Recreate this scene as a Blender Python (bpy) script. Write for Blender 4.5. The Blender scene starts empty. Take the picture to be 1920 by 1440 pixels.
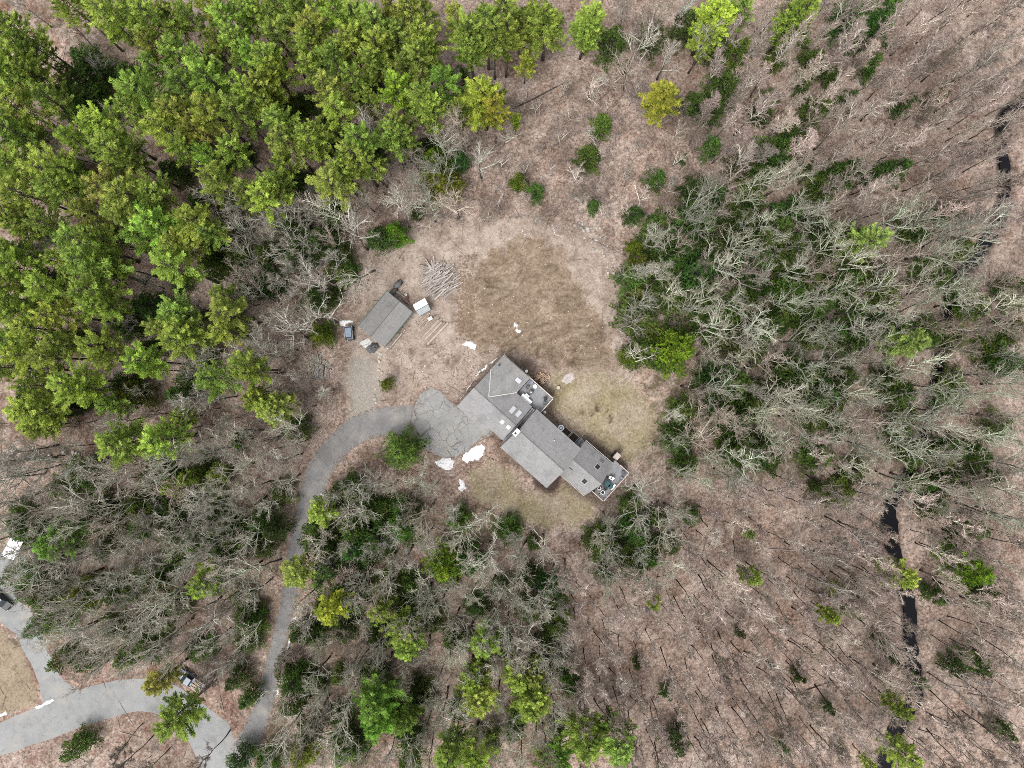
import bpy, bmesh, math, random
import numpy as np
from mathutils import Vector, Matrix, Euler
from mathutils.geometry import delaunay_2d_cdt

random.seed(7)
RNG = np.random.default_rng(7)
scene = bpy.context.scene
col = scene.collection
R = math.radians

# ---------------------------------------------------------------- camera, sky, sun, exposure
CAM_H = 128.0                       # a drone looking straight down
cam = bpy.data.cameras.new('camera')
cam.sensor_width = 36.0
cam.lens = 24.0
cam.clip_end = 6000.0
cam_ob = bpy.data.objects.new('camera', cam)
cam_ob.location = (0, 0, CAM_H)
cam_ob.rotation_euler = (0, 0, 0)
col.objects.link(cam_ob)
scene.camera = cam_ob

SUN_EL, SUN_AZ = R(64), R(215)
world = bpy.data.worlds.new('World')
scene.world = world
world.use_nodes = True
wn, wl = world.node_tree.nodes, world.node_tree.links
wn.clear()
w_out = wn.new('ShaderNodeOutputWorld')
w_bg = wn.new('ShaderNodeBackground')
w_sky = wn.new('ShaderNodeTexSky')
w_sky.sky_type = 'NISHITA'
w_sky.sun_disc = False
w_sky.sun_elevation = SUN_EL
w_sky.sun_rotation = SUN_AZ
w_sky.air_density = 1.0
w_sky.dust_density = 4.0
w_sky.ozone_density = 1.0
w_hs = wn.new('ShaderNodeHueSaturation')      # a grey overcast keeps little of the blue
w_hs.inputs['Saturation'].default_value = 0.12
w_bg.inputs['Strength'].default_value = 0.13
wl.new(w_sky.outputs['Color'], w_hs.inputs['Color'])
wl.new(w_hs.outputs['Color'], w_bg.inputs['Color'])
wl.new(w_bg.outputs['Background'], w_out.inputs['Surface'])

sun = bpy.data.lights.new('sun', 'SUN')
sun.energy = 1.0
sun.angle = R(22)
sun.color = (1.0, 0.965, 0.92)
sun_ob = bpy.data.objects.new('sun', sun)
# Nishita: rotation 0 puts the sun at +Y, positive turns towards +X
sdir = Vector((math.sin(SUN_AZ) * math.cos(SUN_EL), math.cos(SUN_AZ) * math.cos(SUN_EL), math.sin(SUN_EL)))
sun_ob.rotation_euler = sdir.to_track_quat('Z', 'Y').to_euler()
sun_ob.location = sdir * 100
col.objects.link(sun_ob)

vs = scene.view_settings
vs.view_transform = 'Standard'
vs.look = 'None'
vs.gamma = 1.0
vs.use_curve_mapping = False
vs.exposure = 1.24
scene.cycles.use_denoising = False
scene.cycles.denoiser = 'OPENIMAGEDENOISE'
scene.cycles.denoising_input_passes = 'RGB_ALBEDO_NORMAL'
scene.cycles.denoising_prefilter = 'ACCURATE'
scene.cycles.filter_width = 0.9
scene.cycles.max_bounces = 6
scene.cycles.diffuse_bounces = 3
scene.cycles.transparent_max_bounces = 4

# ---------------------------------------------------------------- coordinates
PX = 0.1                            # metres on the ground for one pixel of the 1920 wide photograph
def W(px, py, h=0.0):
    k = PX * (CAM_H - h) / CAM_H
    return ((px - 960.0) * k, (720.0 - py) * k)

def densify(poly, step):
    out = []
    n = len(poly)
    for i in range(n):
        a, b = np.array(poly[i], float), np.array(poly[(i + 1) % n], float)
        k = max(1, int(np.linalg.norm(b - a) / step))
        for j in range(k):
            out.append(a + (b - a) * j / k)
    return np.array(out)

def smooth_closed(poly, it=2):
    p = np.array(poly, float)
    for _ in range(it):
        q = np.roll(p, -1, axis=0)
        p = np.stack([p * .75 + q * .25, p * .25 + q * .75], 1).reshape(-1, 2)
    return p

def smooth_open(pts, it=2):
    p = np.array(pts, float)
    for _ in range(it):
        a, b = p[:-1], p[1:]
        mid = np.stack([a * .75 + b * .25, a * .25 + b * .75], 1).reshape(-1, p.shape[1])
        p = np.vstack([p[:1], mid, p[-1:]])
    return p

def seg_dist(X, Y, pts, closed):
    pts = np.array(pts, float)[:, :2]
    n = len(pts)
    d = np.full(X.shape, 1e9)
    for i in range(n if closed else n - 1):
        ax, ay = pts[i]
        bx, by = pts[(i + 1) % n]
        ex, ey = bx - ax, by - ay
        t = np.clip(((X - ax) * ex + (Y - ay) * ey) / (ex * ex + ey * ey + 1e-9), 0, 1)
        d = np.minimum(d, (X - ax - t * ex) ** 2 + (Y - ay - t * ey) ** 2)
    return np.sqrt(d)

def inside(X, Y, pts):
    pts = np.array(pts, float)[:, :2]
    n = len(pts)
    c = np.zeros(np.shape(X), bool)
    for i in range(n):
        x1, y1 = pts[i]
        x2, y2 = pts[i - 1]
        if y1 == y2:
            continue
        c ^= ((y1 > Y) != (y2 > Y)) & (X < (x2 - x1) * (Y - y1) / (y2 - y1) + x1)
    return c

def sdf(X, Y, pts):                  # positive inside, pixels
    d = seg_dist(X, Y, pts, True)
    return np.where(inside(X, Y, pts), d, -d)

def sstep(x, a, b):
    t = np.clip((x - a) / (b - a), 0, 1)
    return t * t * (3 - 2 * t)

_WAVES = [(RNG.uniform(0, 6.28), RNG.uniform(0, 6.28), RNG.uniform(0, 6.28)) for _ in range(64)]
def waves(X, Y, scale, seed, octs=4):
    """cheap smooth noise, about -1..1; scale in pixels"""
    out, amp, tot = 0, 1.0, 0
    for o in range(octs):
        s = 6.28 / scale * (1.9 ** o)
        acc = 0
        for k in range(3):
            a, p, q = _WAVES[(seed * 13 + o * 3 + k) % 64]
            acc = acc + np.sin((X * math.cos(a) + Y * math.sin(a)) * s * (0.8 + .2 * k) + p + 1.7 * np.sin((X * math.sin(a + 1) - Y * math.cos(a + 1)) * s * .6 + q))
        out = out + amp * acc / 2.2
        tot += amp
        amp *= .55
    return out / tot

# ---------------------------------------------------------------- plan of the place, in pixels of the photograph
ROAD = [(-500, 1560), (-60, 1378), (0, 1355), (50, 1333), (100, 1310), (150, 1292), (187, 1283), (230, 1273), (267, 1270), (310, 1277), (350, 1297),
        (397, 1330), (430, 1358), (447, 1400), (452, 1480), (470, 1900), (420, 1900), (395, 1480), (380, 1440), (365, 1410), (350, 1383), (330, 1362), (310, 1345),
        (287, 1335), (253, 1335), (200, 1347), (150, 1365), (100, 1383), (50, 1400), (0, 1417), (-60, 1440), (-500, 1625)]
SIDE_DRIVE = [(-60, 1045), (15, 1030), (50, 1043), (30, 1095), (38, 1125), (55, 1140), (80, 1190), (93, 1230), (110, 1265), (150, 1296),
              (85, 1319), (75, 1290), (55, 1240), (30, 1190), (0, 1165), (-60, 1135)]
DRIVE_LINE = [(790, 790, 66), (740, 788, 55), (700, 793, 52), (660, 811, 50), (627, 840, 48), (602, 876, 46), (586, 915, 44), (577, 950, 40), (568, 985, 38),
              (559, 1025, 36), (548, 1080, 27), (537, 1143, 26), (521, 1210, 28), (507, 1277, 30), (490, 1337, 34), (462, 1400, 44), (440, 1440, 44)]
COURT = [(776, 762), (787, 737), (810, 726), (830, 736), (852, 760), (880, 775), (925, 800), (922, 815), (902, 822), (872, 850), (855, 857), (830, 859), (805, 848), (790, 833), (776, 812), (770, 790)]
HOUSE = [(944, 667), (1040, 747), (1016, 776), (1090, 833), (1097, 825), (1186, 888), (1134, 946), (1097, 932), (1054, 893), (1025, 916), (937, 838), (942, 826), (909, 812), (856, 761)]
SHED_P = [(723, 545), (773, 584), (720, 652), (671, 610)]
DIRT = [(884, 493), (920, 478), (964, 458), (993, 447), (1031, 458), (1047, 478), (1060, 504), (1087, 533), (1111, 578), (1138, 613), (1151, 662), (1157, 690), (1120, 699), (1042, 688), (1009, 673),
        (975, 653), (944, 656), (909, 662), (887, 640), (862, 626), (862, 589), (869, 544)]
SAND = [(690, 480), (760, 440), (850, 420), (960, 400), (1060, 420), (1120, 440), (1150, 500), (1172, 560), (1176, 640), (1185, 690), (1160, 705), (1040, 700), (960, 660), (900, 690), (860, 740), (800, 730), (710, 745),
        (650, 700), (640, 640), (660, 590), (700, 540)]
LAWN_BACK = [(1040, 700), (1095, 692), (1150, 700), (1195, 725), (1235, 780), (1225, 850), (1185, 875), (1120, 830), (1060, 790), (1030, 750)]
LAWN_FRONT = [(880, 885), (915, 865), (950, 880), (990, 920), (1035, 930), (1060, 905), (1105, 935), (1115, 955), (1085, 985), (1020, 990), (950, 965), (890, 925)]
FIELD = [(-80, 1190), (0, 1183), (28, 1200), (52, 1250), (70, 1295), (60, 1318), (0, 1340), (-80, 1375)]
TRACK = [(660, 672), (700, 668), (708, 700), (706, 775), (655, 785), (652, 720)]
STREAM = [(1990, 150, 8), (1920, 190, 8), (1882, 212, 7), (1884, 260, 9), (1892, 330, 17), (1886, 390, 23), (1862, 440, 25), (1822, 492, 22), (1790, 525, 8), (1775, 600, 4), (1768, 690, 4), (1752, 770, 6),
          (1738, 830, 8), (1700, 900, 6), (1662, 965, 28), (1672, 1010, 31), (1690, 1070, 20), (1706, 1130, 22), (1712, 1200, 24), (1716, 1265, 26), (1730, 1310, 18), (1690, 1355, 26), (1672, 1400, 27), (1660, 1450, 27), (1650, 1560, 14)]
BROOK = [(0, 880, 6), (60, 850, 10), (110, 838, 14), (150, 852, 10), (170, 862, 5)]

drive_s = smooth_open(DRIVE_LINE, 2)
stream_s = smooth_open(STREAM, 3)
stream_s[:, 2] = (stream_s[:, 2] * .85 + 2) * (1 + .4 * waves(stream_s[:, 0], stream_s[:, 1], 34, 11, 3))
stream_s[:, 0] += 4 * waves(stream_s[:, 1], stream_s[:, 0], 60, 13, 3)
def strip_poly(line):
    p = line[:, :2]
    t = np.gradient(p, axis=0)
    t /= np.linalg.norm(t, axis=1)[:, None] + 1e-9
    n = np.stack([-t[:, 1], t[:, 0]], 1)
    w = line[:, 2:3] / 2
    return np.vstack([p + n * w, (p - n * w)[::-1]])
DRIVE = strip_poly(drive_s)

def ground_h(X, Y):
    """height of the ground at pixel coordinates (arrays)"""
    X = np.asarray(X, float); Y = np.asarray(Y, float)
    flat = np.full(X.shape, 1e9)
    for poly in (ROAD, SIDE_DRIVE, COURT, HOUSE, SHED_P, DRIVE[::4]):
        flat = np.minimum(flat, -sdf(X, Y, poly))
    flat = sstep(flat, 14, 60)
    h = 0.45 * waves(X, Y, 420, 1, 3) + 0.07 * waves(X, Y, 60, 2, 2)
    far = sstep(np.maximum(np.abs(X - 960) - 1150, np.abs(Y - 720) - 900), 0, 4000)
    h = h * flat * (1 - far)
    d = seg_dist(X, Y, stream_s[::3], False)
    return h - 1.0 * (1 - sstep(d, 8, 25)) * (1 - far)

def gz(px, py):
    return float(ground_h(np.array([px]), np.array([py]))[0])

# ---------------------------------------------------------------- object helpers
def tag(o, label=None, cat=None, group=None, kind=None):
    if label: o['label'] = label
    if cat: o['category'] = cat
    if group: o['group'] = group
    if kind: o['kind'] = kind
    return o

def empty(name, loc=(0, 0, 0), rz=0.0, label=None, cat=None, group=None, rot=None):
    o = bpy.data.objects.new(name, None)
    o.empty_display_size = 0.5
    o.location = loc
    o.rotation_euler = rot if rot else (0, 0, rz)
    col.objects.link(o)
    return tag(o, label, cat, group)

def link(name, me, parent=None, loc=(0, 0, 0), rot=(0, 0, 0), scale=(1, 1, 1)):
    o = bpy.data.objects.new(name, me)
    o.location = loc
    o.rotation_euler = rot
    o.scale = scale
    if parent is not None:
        o.parent = parent
    col.objects.link(o)
    return o

class MB:
    """collects polygons, then makes one mesh"""
    def __init__(self):
        self.v, self.f, self.m = [], [], []
    def add(self, verts, faces, mat=0):
        b = len(self.v)
        self.v.extend([tuple(map(float, p)) for p in verts])
        self.f.extend([tuple(b + i for i in f) for f in faces])
        self.m.extend([mat] * len(faces))
        return self
    def box(self, x0, x1, y0, y1, z0, z1, mat=0, rz=0.0, c=None, tilt=0.0):
        vs_ = [Vector((x, y, z)) for z in (z0, z1) for x, y in ((x0, y0), (x1, y0), (x1, y1), (x0, y1))]
        if rz or tilt:
            c = Vector(c) if c is not None else Vector(((x0 + x1) / 2, (y0 + y1) / 2, (z0 + z1) / 2))
            m = Euler((tilt, 0, rz)).to_matrix()
            vs_ = [m @ (p - c) + c for p in vs_]
        return self.add(vs_, [(3, 2, 1, 0), (4, 5, 6, 7), (0, 1, 5, 4), (1, 2, 6, 5), (2, 3, 7, 6), (3, 0, 4, 7)], mat)
    def slab(self, poly, th, mat=0):
        n = len(poly)
        top = [tuple(p) for p in poly]
        bot = [(p[0], p[1], p[2] - th) for p in poly]
        fs = [tuple(range(n)), tuple(range(2 * n - 1, n - 1, -1))]
        fs += [(i, i + n, (i + 1) % n + n, (i + 1) % n) for i in range(n)]
        return self.add(top + bot, fs, mat)
    def tube(self, pts, radii, sides=4, mat=0, cap=True):
        pts = [Vector(p) for p in pts]
        n = len(pts)
        verts, faces = [], []
        t0 = (pts[1] - pts[0]).normalized()
        a = t0.orthogonal().normalized()
        for i in range(n):
            t = (pts[min(i + 1, n - 1)] - pts[max(i - 1, 0)]).normalized()
            a = (a - t * a.dot(t))
            a = a.normalized() if a.length > 1e-6 else t.orthogonal().normalized()
            b = t.cross(a)
            for k in range(sides):
                an = 6.28318 * k / sides
                verts.append(pts[i] + (a * math.cos(an) + b * math.sin(an)) * radii[i])
        for i in range(n - 1):
            for k in range(sides):
                k2 = (k + 1) % sides
                faces.append((i * sides + k, i * sides + k2, (i + 1) * sides + k2, (i + 1) * sides + k))
        if cap:
            faces.append(tuple(range(sides - 1, -1, -1)))
            faces.append(tuple((n - 1) * sides + k for k in range(sides)))
        return self.add(verts, faces, mat)
    def cyl(self, x, y, z0, z1, r, sides=12, r2=None, mat=0):
        return self.tube([(x, y, z0), (x, y, z1)], [r, r if r2 is None else r2], sides, mat)
    def mesh(self, name, *mats, smooth=False):
        me = bpy.data.meshes.new(name)
        me.from_pydata(self.v, [], self.f)
        for mt in mats:
            me.materials.append(mt)
        if len(mats) > 1:
            me.polygons.foreach_set('material_index', np.array(self.m, dtype=np.int32))
        if smooth:
            me.polygons.foreach_set('use_smooth', np.ones(len(self.f), bool))
        me.update()
        return me
    def build(self, name, mat, parent=None, smooth=False, **kw):
        mats = mat if isinstance(mat, (list, tuple)) else [mat]
        return link(name, self.mesh(name, *mats, smooth=smooth), parent, **kw)

def bevelled(o, w=0.03, seg=2):
    b = o.modifiers.new('bevel', 'BEVEL')
    b.width = w
    b.segments = seg
    b.limit_method = 'ANGLE'
    return o

# ---------------------------------------------------------------- materials
class NT:
    def __init__(self, name):
        self.m = bpy.data.materials.new(name)
        self.m.use_nodes = True
        self.t = self.m.node_tree
        self.n, self.l = self.t.nodes, self.t.links
        self.p = self.n['Principled BSDF']
        self.out = self.n['Material Output']
        self.p.inputs['Specular IOR Level'].default_value = 0.25
        self.p.inputs['Roughness'].default_value = 0.85
    def node(self, ty, **kw):
        nd = self.n.new(ty)
        for k, v in kw.items():
            setattr(nd, k, v)
        return nd
    def put(self, sock, val):
        if isinstance(val, bpy.types.NodeSocket):
            self.l.new(val, sock)
        elif isinstance(val, (tuple, list)):
            sock.default_value = (*val, 1.0) if len(val) == 3 and sock.type == 'RGBA' else val
        else:
            sock.default_value = val
    def mix(self, fac, a, b, mode='MIX'):
        nd = self.node('ShaderNodeMix', data_type='RGBA', blend_type=mode)
        self.put(nd.inputs[0], fac); self.put(nd.inputs[6], a); self.put(nd.inputs[7], b)
        return nd.outputs[2]
    def math(self, op, a, b=0.0, clamp=False):
        nd = self.node('ShaderNodeMath', operation=op, use_clamp=clamp)
        self.put(nd.inputs[0], a); self.put(nd.inputs[1], b)
        return nd.outputs[0]
    def noise(self, scale, detail=4.0, rough=0.55, vec=None, dist=0.0):
        nd = self.node('ShaderNodeTexNoise')
        nd.inputs['Scale'].default_value = scale
        nd.inputs['Detail'].default_value = detail
        nd.inputs['Roughness'].default_value = rough
        nd.inputs['Distortion'].default_value = dist
        if vec is not None: self.l.new(vec, nd.inputs['Vector'])
        return nd.outputs['Fac']
    def voro(self, scale, feature='F1', out='Distance', vec=None):
        nd = self.node('ShaderNodeTexVoronoi', feature=feature)
        nd.inputs['Scale'].default_value = scale
        if vec is not None: self.l.new(vec, nd.inputs['Vector'])
        return nd.outputs[out]
    def ramp(self, fac, stops):
        nd = self.node('ShaderNodeValToRGB')
        e = nd.color_ramp.elements
        while len(e) < len(stops): e.new(0.5)
        for el, (p, c) in zip(e, stops):
            el.position = p
            el.color = (*c, 1.0) if not isinstance(c, (int, float)) else (c, c, c, 1.0)
        self.l.new(fac, nd.inputs[0])
        return nd.outputs[0]
    def coord(self, which='Object'):
        return self.node('ShaderNodeTexCoord').outputs[which]
    def pos(self):
        return self.node('ShaderNodeNewGeometry').outputs['Position']
    def attr(self, name):
        nd = self.node('ShaderNodeAttribute', attribute_name=name)
        s = self.node('ShaderNodeSeparateColor')
        self.l.new(nd.outputs['Color'], s.inputs[0])
        return s.outputs
    def bump(self, h, strength=0.4, dist=0.05):
        nd = self.node('ShaderNodeBump')
        nd.inputs['Strength'].default_value = strength
        nd.inputs['Distance'].default_value = dist
        self.l.new(h, nd.inputs['Height'])
        self.l.new(nd.outputs[0], self.p.inputs['Normal'])
    def base(self, c, rough=None):
        self.put(self.p.inputs['Base Color'], c)
        if rough is not None: self.put(self.p.inputs['Roughness'], rough)
        return self.m

def plain(name, c, rough=0.7, var=0.2, scale=2.0, metal=0.0, bump=0.0, use_obj=False):
    """a colour with wear: two noises that lighten and darken it"""
    m = NT(name)
    co = m.coord()
    n1 = m.noise(scale, 6, 0.6, co)
    n2 = m.noise(scale * 9, 3, 0.6, co)
    f = m.math('ADD', m.math('MULTIPLY', n1, .65), m.math('MULTIPLY', n2, .35))
    dark = tuple(x * (1 - var) for x in c)
    lite = tuple(min(.92, x * (1 + var)) for x in c)
    cc = m.ramp(f, [(0.32, dark), (0.68, lite)])
    if use_obj:
        rnd = m.node('ShaderNodeObjectInfo').outputs['Random']
        hsv = m.node('ShaderNodeHueSaturation')
        m.put(hsv.inputs['Value'], m.math('ADD', m.math('MULTIPLY', rnd, .7), .65))
        m.put(hsv.inputs['Color'], cc)
        cc = hsv.outputs[0]
    m.base(cc, rough)
    m.p.inputs['Metallic'].default_value = metal
    if bump: m.bump(n2, bump, 0.03)
    return m.m

def mat_ground():
    m = NT('forest_ground')
    P = m.pos()
    a = m.attr('zone_a')      # dirt, sand, lawn
    b = m.attr('zone_b')      # track, mulch, wet
    c = m.attr('zone_c')      # russet, green, straw field
    big = m.noise(0.045, 4, .6, P)
    mid = m.noise(0.35, 6, .62, P, .3)
    fine = m.noise(2.6, 6, .72, P)
    vfine = m.noise(8.0, 3, .75, P)
    leafc = m.node('ShaderNodeTexVoronoi'); leafc.inputs['Scale'].default_value = 2.6
    m.l.new(P, leafc.inputs['Vector'])
    leafs = m.node('ShaderNodeSeparateColor'); m.l.new(leafc.outputs['Color'], leafs.inputs[0])
    lf = leafs.outputs[0]
    patch = m.noise(.24, 5, .6, P, .4)
    mixf = m.math('ADD', m.math('MULTIPLY', fine, .42), m.math('ADD', m.math('MULTIPLY', lf, .10), m.math('ADD', m.math('MULTIPLY', vfine, .18), m.math('MULTIPLY', patch, .30))))
    litter = m.ramp(mixf, [(0.33, (.036, .022, .015)), (0.42, (.118, .079, .060)), (0.49, (.205, .150, .121)), (0.56, (.285, .222, .187)), (.66, (.42, .348, .305))])
    grey = m.ramp(mixf, [(0.33, (.044, .032, .026)), (0.42, (.140, .109, .092)), (0.49, (.225, .183, .158)), (.56, (.31, .262, .233)), (0.66, (.43, .377, .343))])
    litter = m.mix(m.ramp(m.noise(.09, 5, .6, P), [(.38, 0.0), (.62, 1.0)]), litter, grey)
    russet = m.ramp(mixf, [(0.34, (.028, .013, .009)), (0.48, (.125, .068, .050)), (0.66, (.27, .172, .138))])
    rf = m.math('MULTIPLY', m.ramp(m.math('ADD', m.math('MULTIPLY', mid, .6), m.math('MULTIPLY', big, .4)), [(.48, 0.0), (.60, 1.0)]), m.math('ADD', m.math('MULTIPLY', c[0], .85), .2), True)
    cc = m.mix(rf, litter, russet)
    wide = m.ramp(m.noise(.07, 6, .62, P, .5), [(.36, (.72, .69, .66)), (.5, (1.07, 1.05, 1.03)), (.64, (1.28, 1.25, 1.22))])
    cc = m.mix(1.0, cc, wide, 'MULTIPLY')
    damp = m.math('MULTIPLY', m.ramp(m.noise(.3, 6, .68, P, .8), [(.57, 0.0), (.68, 1.0)]), .6)
    cc = m.mix(damp, cc, (.060, .043, .034))
    # moss and low evergreen ground cover
    gf = m.math('MULTIPLY', c[1], m.ramp(m.noise(0.6, 5, .65, P), [(.46, 0.0), (.58, 1.0)]))
    cc = m.mix(m.math('MULTIPLY', gf, .7), cc, m.ramp(fine, [(.3, (.022, .030, .012)), (.7, (.085, .095, .036))]))
    # straw field by the road
    straw = m.ramp(mixf, [(0.3, (.11, .082, .052)), (0.5, (.215, .17, .122)), (0.75, (.31, .26, .195))])
    cc = m.mix(c[2], cc, straw)
    # pale trampled ground
    sand = m.ramp(m.math('ADD', m.math('MULTIPLY', mixf, .6), m.math('MULTIPLY', mid, .4)), [(0.34, (.075, .054, .042)), (0.42, (.165, .127, .102)), (0.50, (.245, .197, .163)), (0.60, (.34, .288, .247))])
    dk = m.math('MULTIPLY', m.ramp(m.noise(.8, 6, .68, P, .6), [(.55, 0.0), (.70, 1.0)]), .55)
    cc = m.mix(dk, cc, (.045, .032, .025))
    cc = m.mix(a[1], cc, sand)
    # lawn: straw with yellow-green
    lg = m.ramp(m.math('ADD', m.math('MULTIPLY', m.noise(.16, 5, .6, P), .7), m.math('MULTIPLY', mid, .3)), [(.44, 0.0), (.58, 1.0)])
    lawn = m.mix(m.math('MULTIPLY', lg, .6), m.ramp(mixf, [(.32, (.075, .056, .038)), (.42, (.160, .126, .090)), (.50, (.222, .182, .134)), (.62, (.31, .265, .203))]),
                 m.ramp(mixf, [(.32, (.07, .058, .024)), (.5, (.180, .155, .078)), (.66, (.27, .238, .135))]))
    cc = m.mix(a[2], cc, lawn)
    # turned soil of the clearing with faint machine tracks
    st = m.node('ShaderNodeMapping'); st.inputs['Rotation'].default_value = (0, 0, R(37)); st.inputs['Scale'].default_value = (.6, .8, 1)
    m.l.new(P, st.inputs['Vector'])
    tr = m.noise(.55, 6, .68, st.outputs[0], 1.2)
    df = m.math('ADD', m.math('MULTIPLY', mixf, .45), m.math('ADD', m.math('MULTIPLY', tr, .3), m.math('MULTIPLY', big, .25)))
    dirt = m.ramp(df, [(.38, (.056, .038, .026)), (.45, (.122, .089, .062)), (.51, (.192, .146, .107)), (.57, (.262, .207, .160)), (.66, (.335, .275, .222))])
    cc = m.mix(a[0], cc, dirt)
    # gravel track
    grav = m.ramp(m.math('ADD', m.math('MULTIPLY', vfine, .5), m.math('MULTIPLY', fine, .5)), [(.3, (.13, .112, .095)), (.52, (.235, .212, .185)), (.75, (.36, .33, .295))])
    cc = m.mix(b[0], cc, grav)
    mulch = m.ramp(mixf, [(.3, (.018, .012, .009)), (.55, (.06, .042, .034)), (.75, (.13, .10, .085))])
    cc = m.mix(b[1], cc, mulch)
    cc = m.mix(b[2], cc, m.ramp(fine, [(.3, (.010, .008, .007)), (.7, (.032, .027, .023))]))
    hb = m.math('ADD', m.math('MULTIPLY', fine, .5), m.math('ADD', m.math('MULTIPLY', vfine, .3), m.math('MULTIPLY', lf, .2)))
    m.bump(hb, .8, .12)
    m.p.inputs['Specular IOR Level'].default_value = 0.1
    return m.base(cc, .95)

def mat_asphalt(name, tone, crack=0.0, dusty=(.26, .24, .215)):
    m = NT(name)
    P = m.pos()
    big = m.noise(.12, 5, .6, P)
    fine = m.noise(3.0, 5, .65, P)
    lanes = m.noise(.5, 4, .6, P, 1.0)
    f = m.math('ADD', m.math('MULTIPLY', big, .5), m.math('ADD', m.math('MULTIPLY', fine, .2), m.math('MULTIPLY', lanes, .3)))
    cc = m.ramp(f, [(.32, tuple(x * .72 for x in tone)), (.5, tone), (.68, tuple(x * 1.22 for x in tone))])
    cc = m.mix(m.math('MULTIPLY', m.ramp(m.noise(.22, 5, .65, P), [(.5, 0.0), (.66, 1.0)]), .6), cc, dusty)
    cc = m.mix(m.math('MULTIPLY', m.ramp(m.noise(.55, 6, .7, P, .6), [(.53, 0.0), (.66, 1.0)]), .45), cc, tuple(x * .55 for x in tone))
    cc = m.mix(m.math('MULTIPLY', m.ramp(m.noise(1.1, 5, .7, P), [(.58, 0.0), (.70, 1.0)]), .4), cc, tuple(min(.9, x * 1.5) for x in tone))
    if crack:
        wv = m.node('ShaderNodeVectorMath', operation='MULTIPLY_ADD')
        nz = m.node('ShaderNodeTexNoise'); nz.inputs['Scale'].default_value = 1.3; nz.inputs['Detail'].default_value = 6
        m.l.new(P, nz.inputs['Vector'])
        m.l.new(nz.outputs['Color'], wv.inputs[0]); wv.inputs[1].default_value = (1.0, 1.0, 0); m.l.new(P, wv.inputs[2])
        fl = m.node('ShaderNodeMapping'); fl.inputs['Scale'].default_value = (1, 1, 0); m.l.new(wv.outputs[0], fl.inputs['Vector'])
        e = m.voro(.52, 'DISTANCE_TO_EDGE', vec=fl.outputs[0])
        cr = m.ramp(e, [(.008, .95), (.042, 0.0)])
        e2 = m.voro(1.0, 'DISTANCE_TO_EDGE', vec=fl.outputs[0])
        cr2 = m.math('MULTIPLY', m.ramp(e2, [(.01, 1.0), (.05, 0.0)]), m.ramp(m.noise(.15, 3, .5, P), [(.52, 0.0), (.62, .55)]))
        msk = m.ramp(m.noise(.25, 3, .5, P), [(.40, .08), (.60, 1.0)])
        cc = m.mix(m.math('MULTIPLY', m.math('MAXIMUM', m.math('MULTIPLY', cr, msk), cr2), crack), cc, (.035, .033, .030))
    m.bump(fine, .25, .02)
    return m.base(cc, .85)

def mat_bark(name, dark, lite, scale=3.0, tint=True):
    m = NT(name)
    co = m.coord()
    f = m.math('ADD', m.math('MULTIPLY', m.noise(scale, 5, .65, co), .6), m.math('MULTIPLY', m.noise(scale * 5, 3, .6, co), .4))
    cc = m.ramp(f, [(.35, dark), (.65, lite)])
    oi = m.node('ShaderNodeObjectInfo')
    if tint:
        cc = m.mix(1.0, cc, oi.outputs['Color'], 'MULTIPLY')
    hsv = m.node('ShaderNodeHueSaturation')
    m.put(hsv.inputs['Value'], m.math('ADD', m.math('MULTIPLY', oi.outputs['Random'], .5), .75))
    m.put(hsv.inputs['Color'], cc)
    m.p.inputs['Specular IOR Level'].default_value = 0.1
    return m.base(hsv.outputs[0], .95)

def mat_needles(name, dark, lite):
    m = NT(name)
    a = m.attr('tone')
    oi = m.node('ShaderNodeObjectInfo')
    cc = m.mix(a[0], dark, lite)
    cc = m.mix(1.0, cc, oi.outputs['Color'], 'MULTIPLY')
    hsv = m.node('ShaderNodeHueSaturation')
    m.put(hsv.inputs['Value'], m.math('ADD', m.math('MULTIPLY', oi.outputs['Random'], .36), .82))
    m.put(hsv.inputs['Hue'], m.math('ADD', m.math('MULTIPLY', a[1], .02), .490))
    m.put(hsv.inputs['Color'], cc)
    m.base(hsv.outputs[0], .7)
    m.p.inputs['Specular IOR Level'].default_value = 0.15
    tr = m.node('ShaderNodeBsdfTranslucent')
    m.l.new(hsv.outputs[0], tr.inputs['Color'])
    mx = m.node('ShaderNodeMixShader'); mx.inputs[0].default_value = .42
    m.l.new(m.p.outputs[0], mx.inputs[1]); m.l.new(tr.outputs[0], mx.inputs[2])
    m.l.new(mx.outputs[0], m.out.inputs['Surface'])
    return m.m

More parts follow.
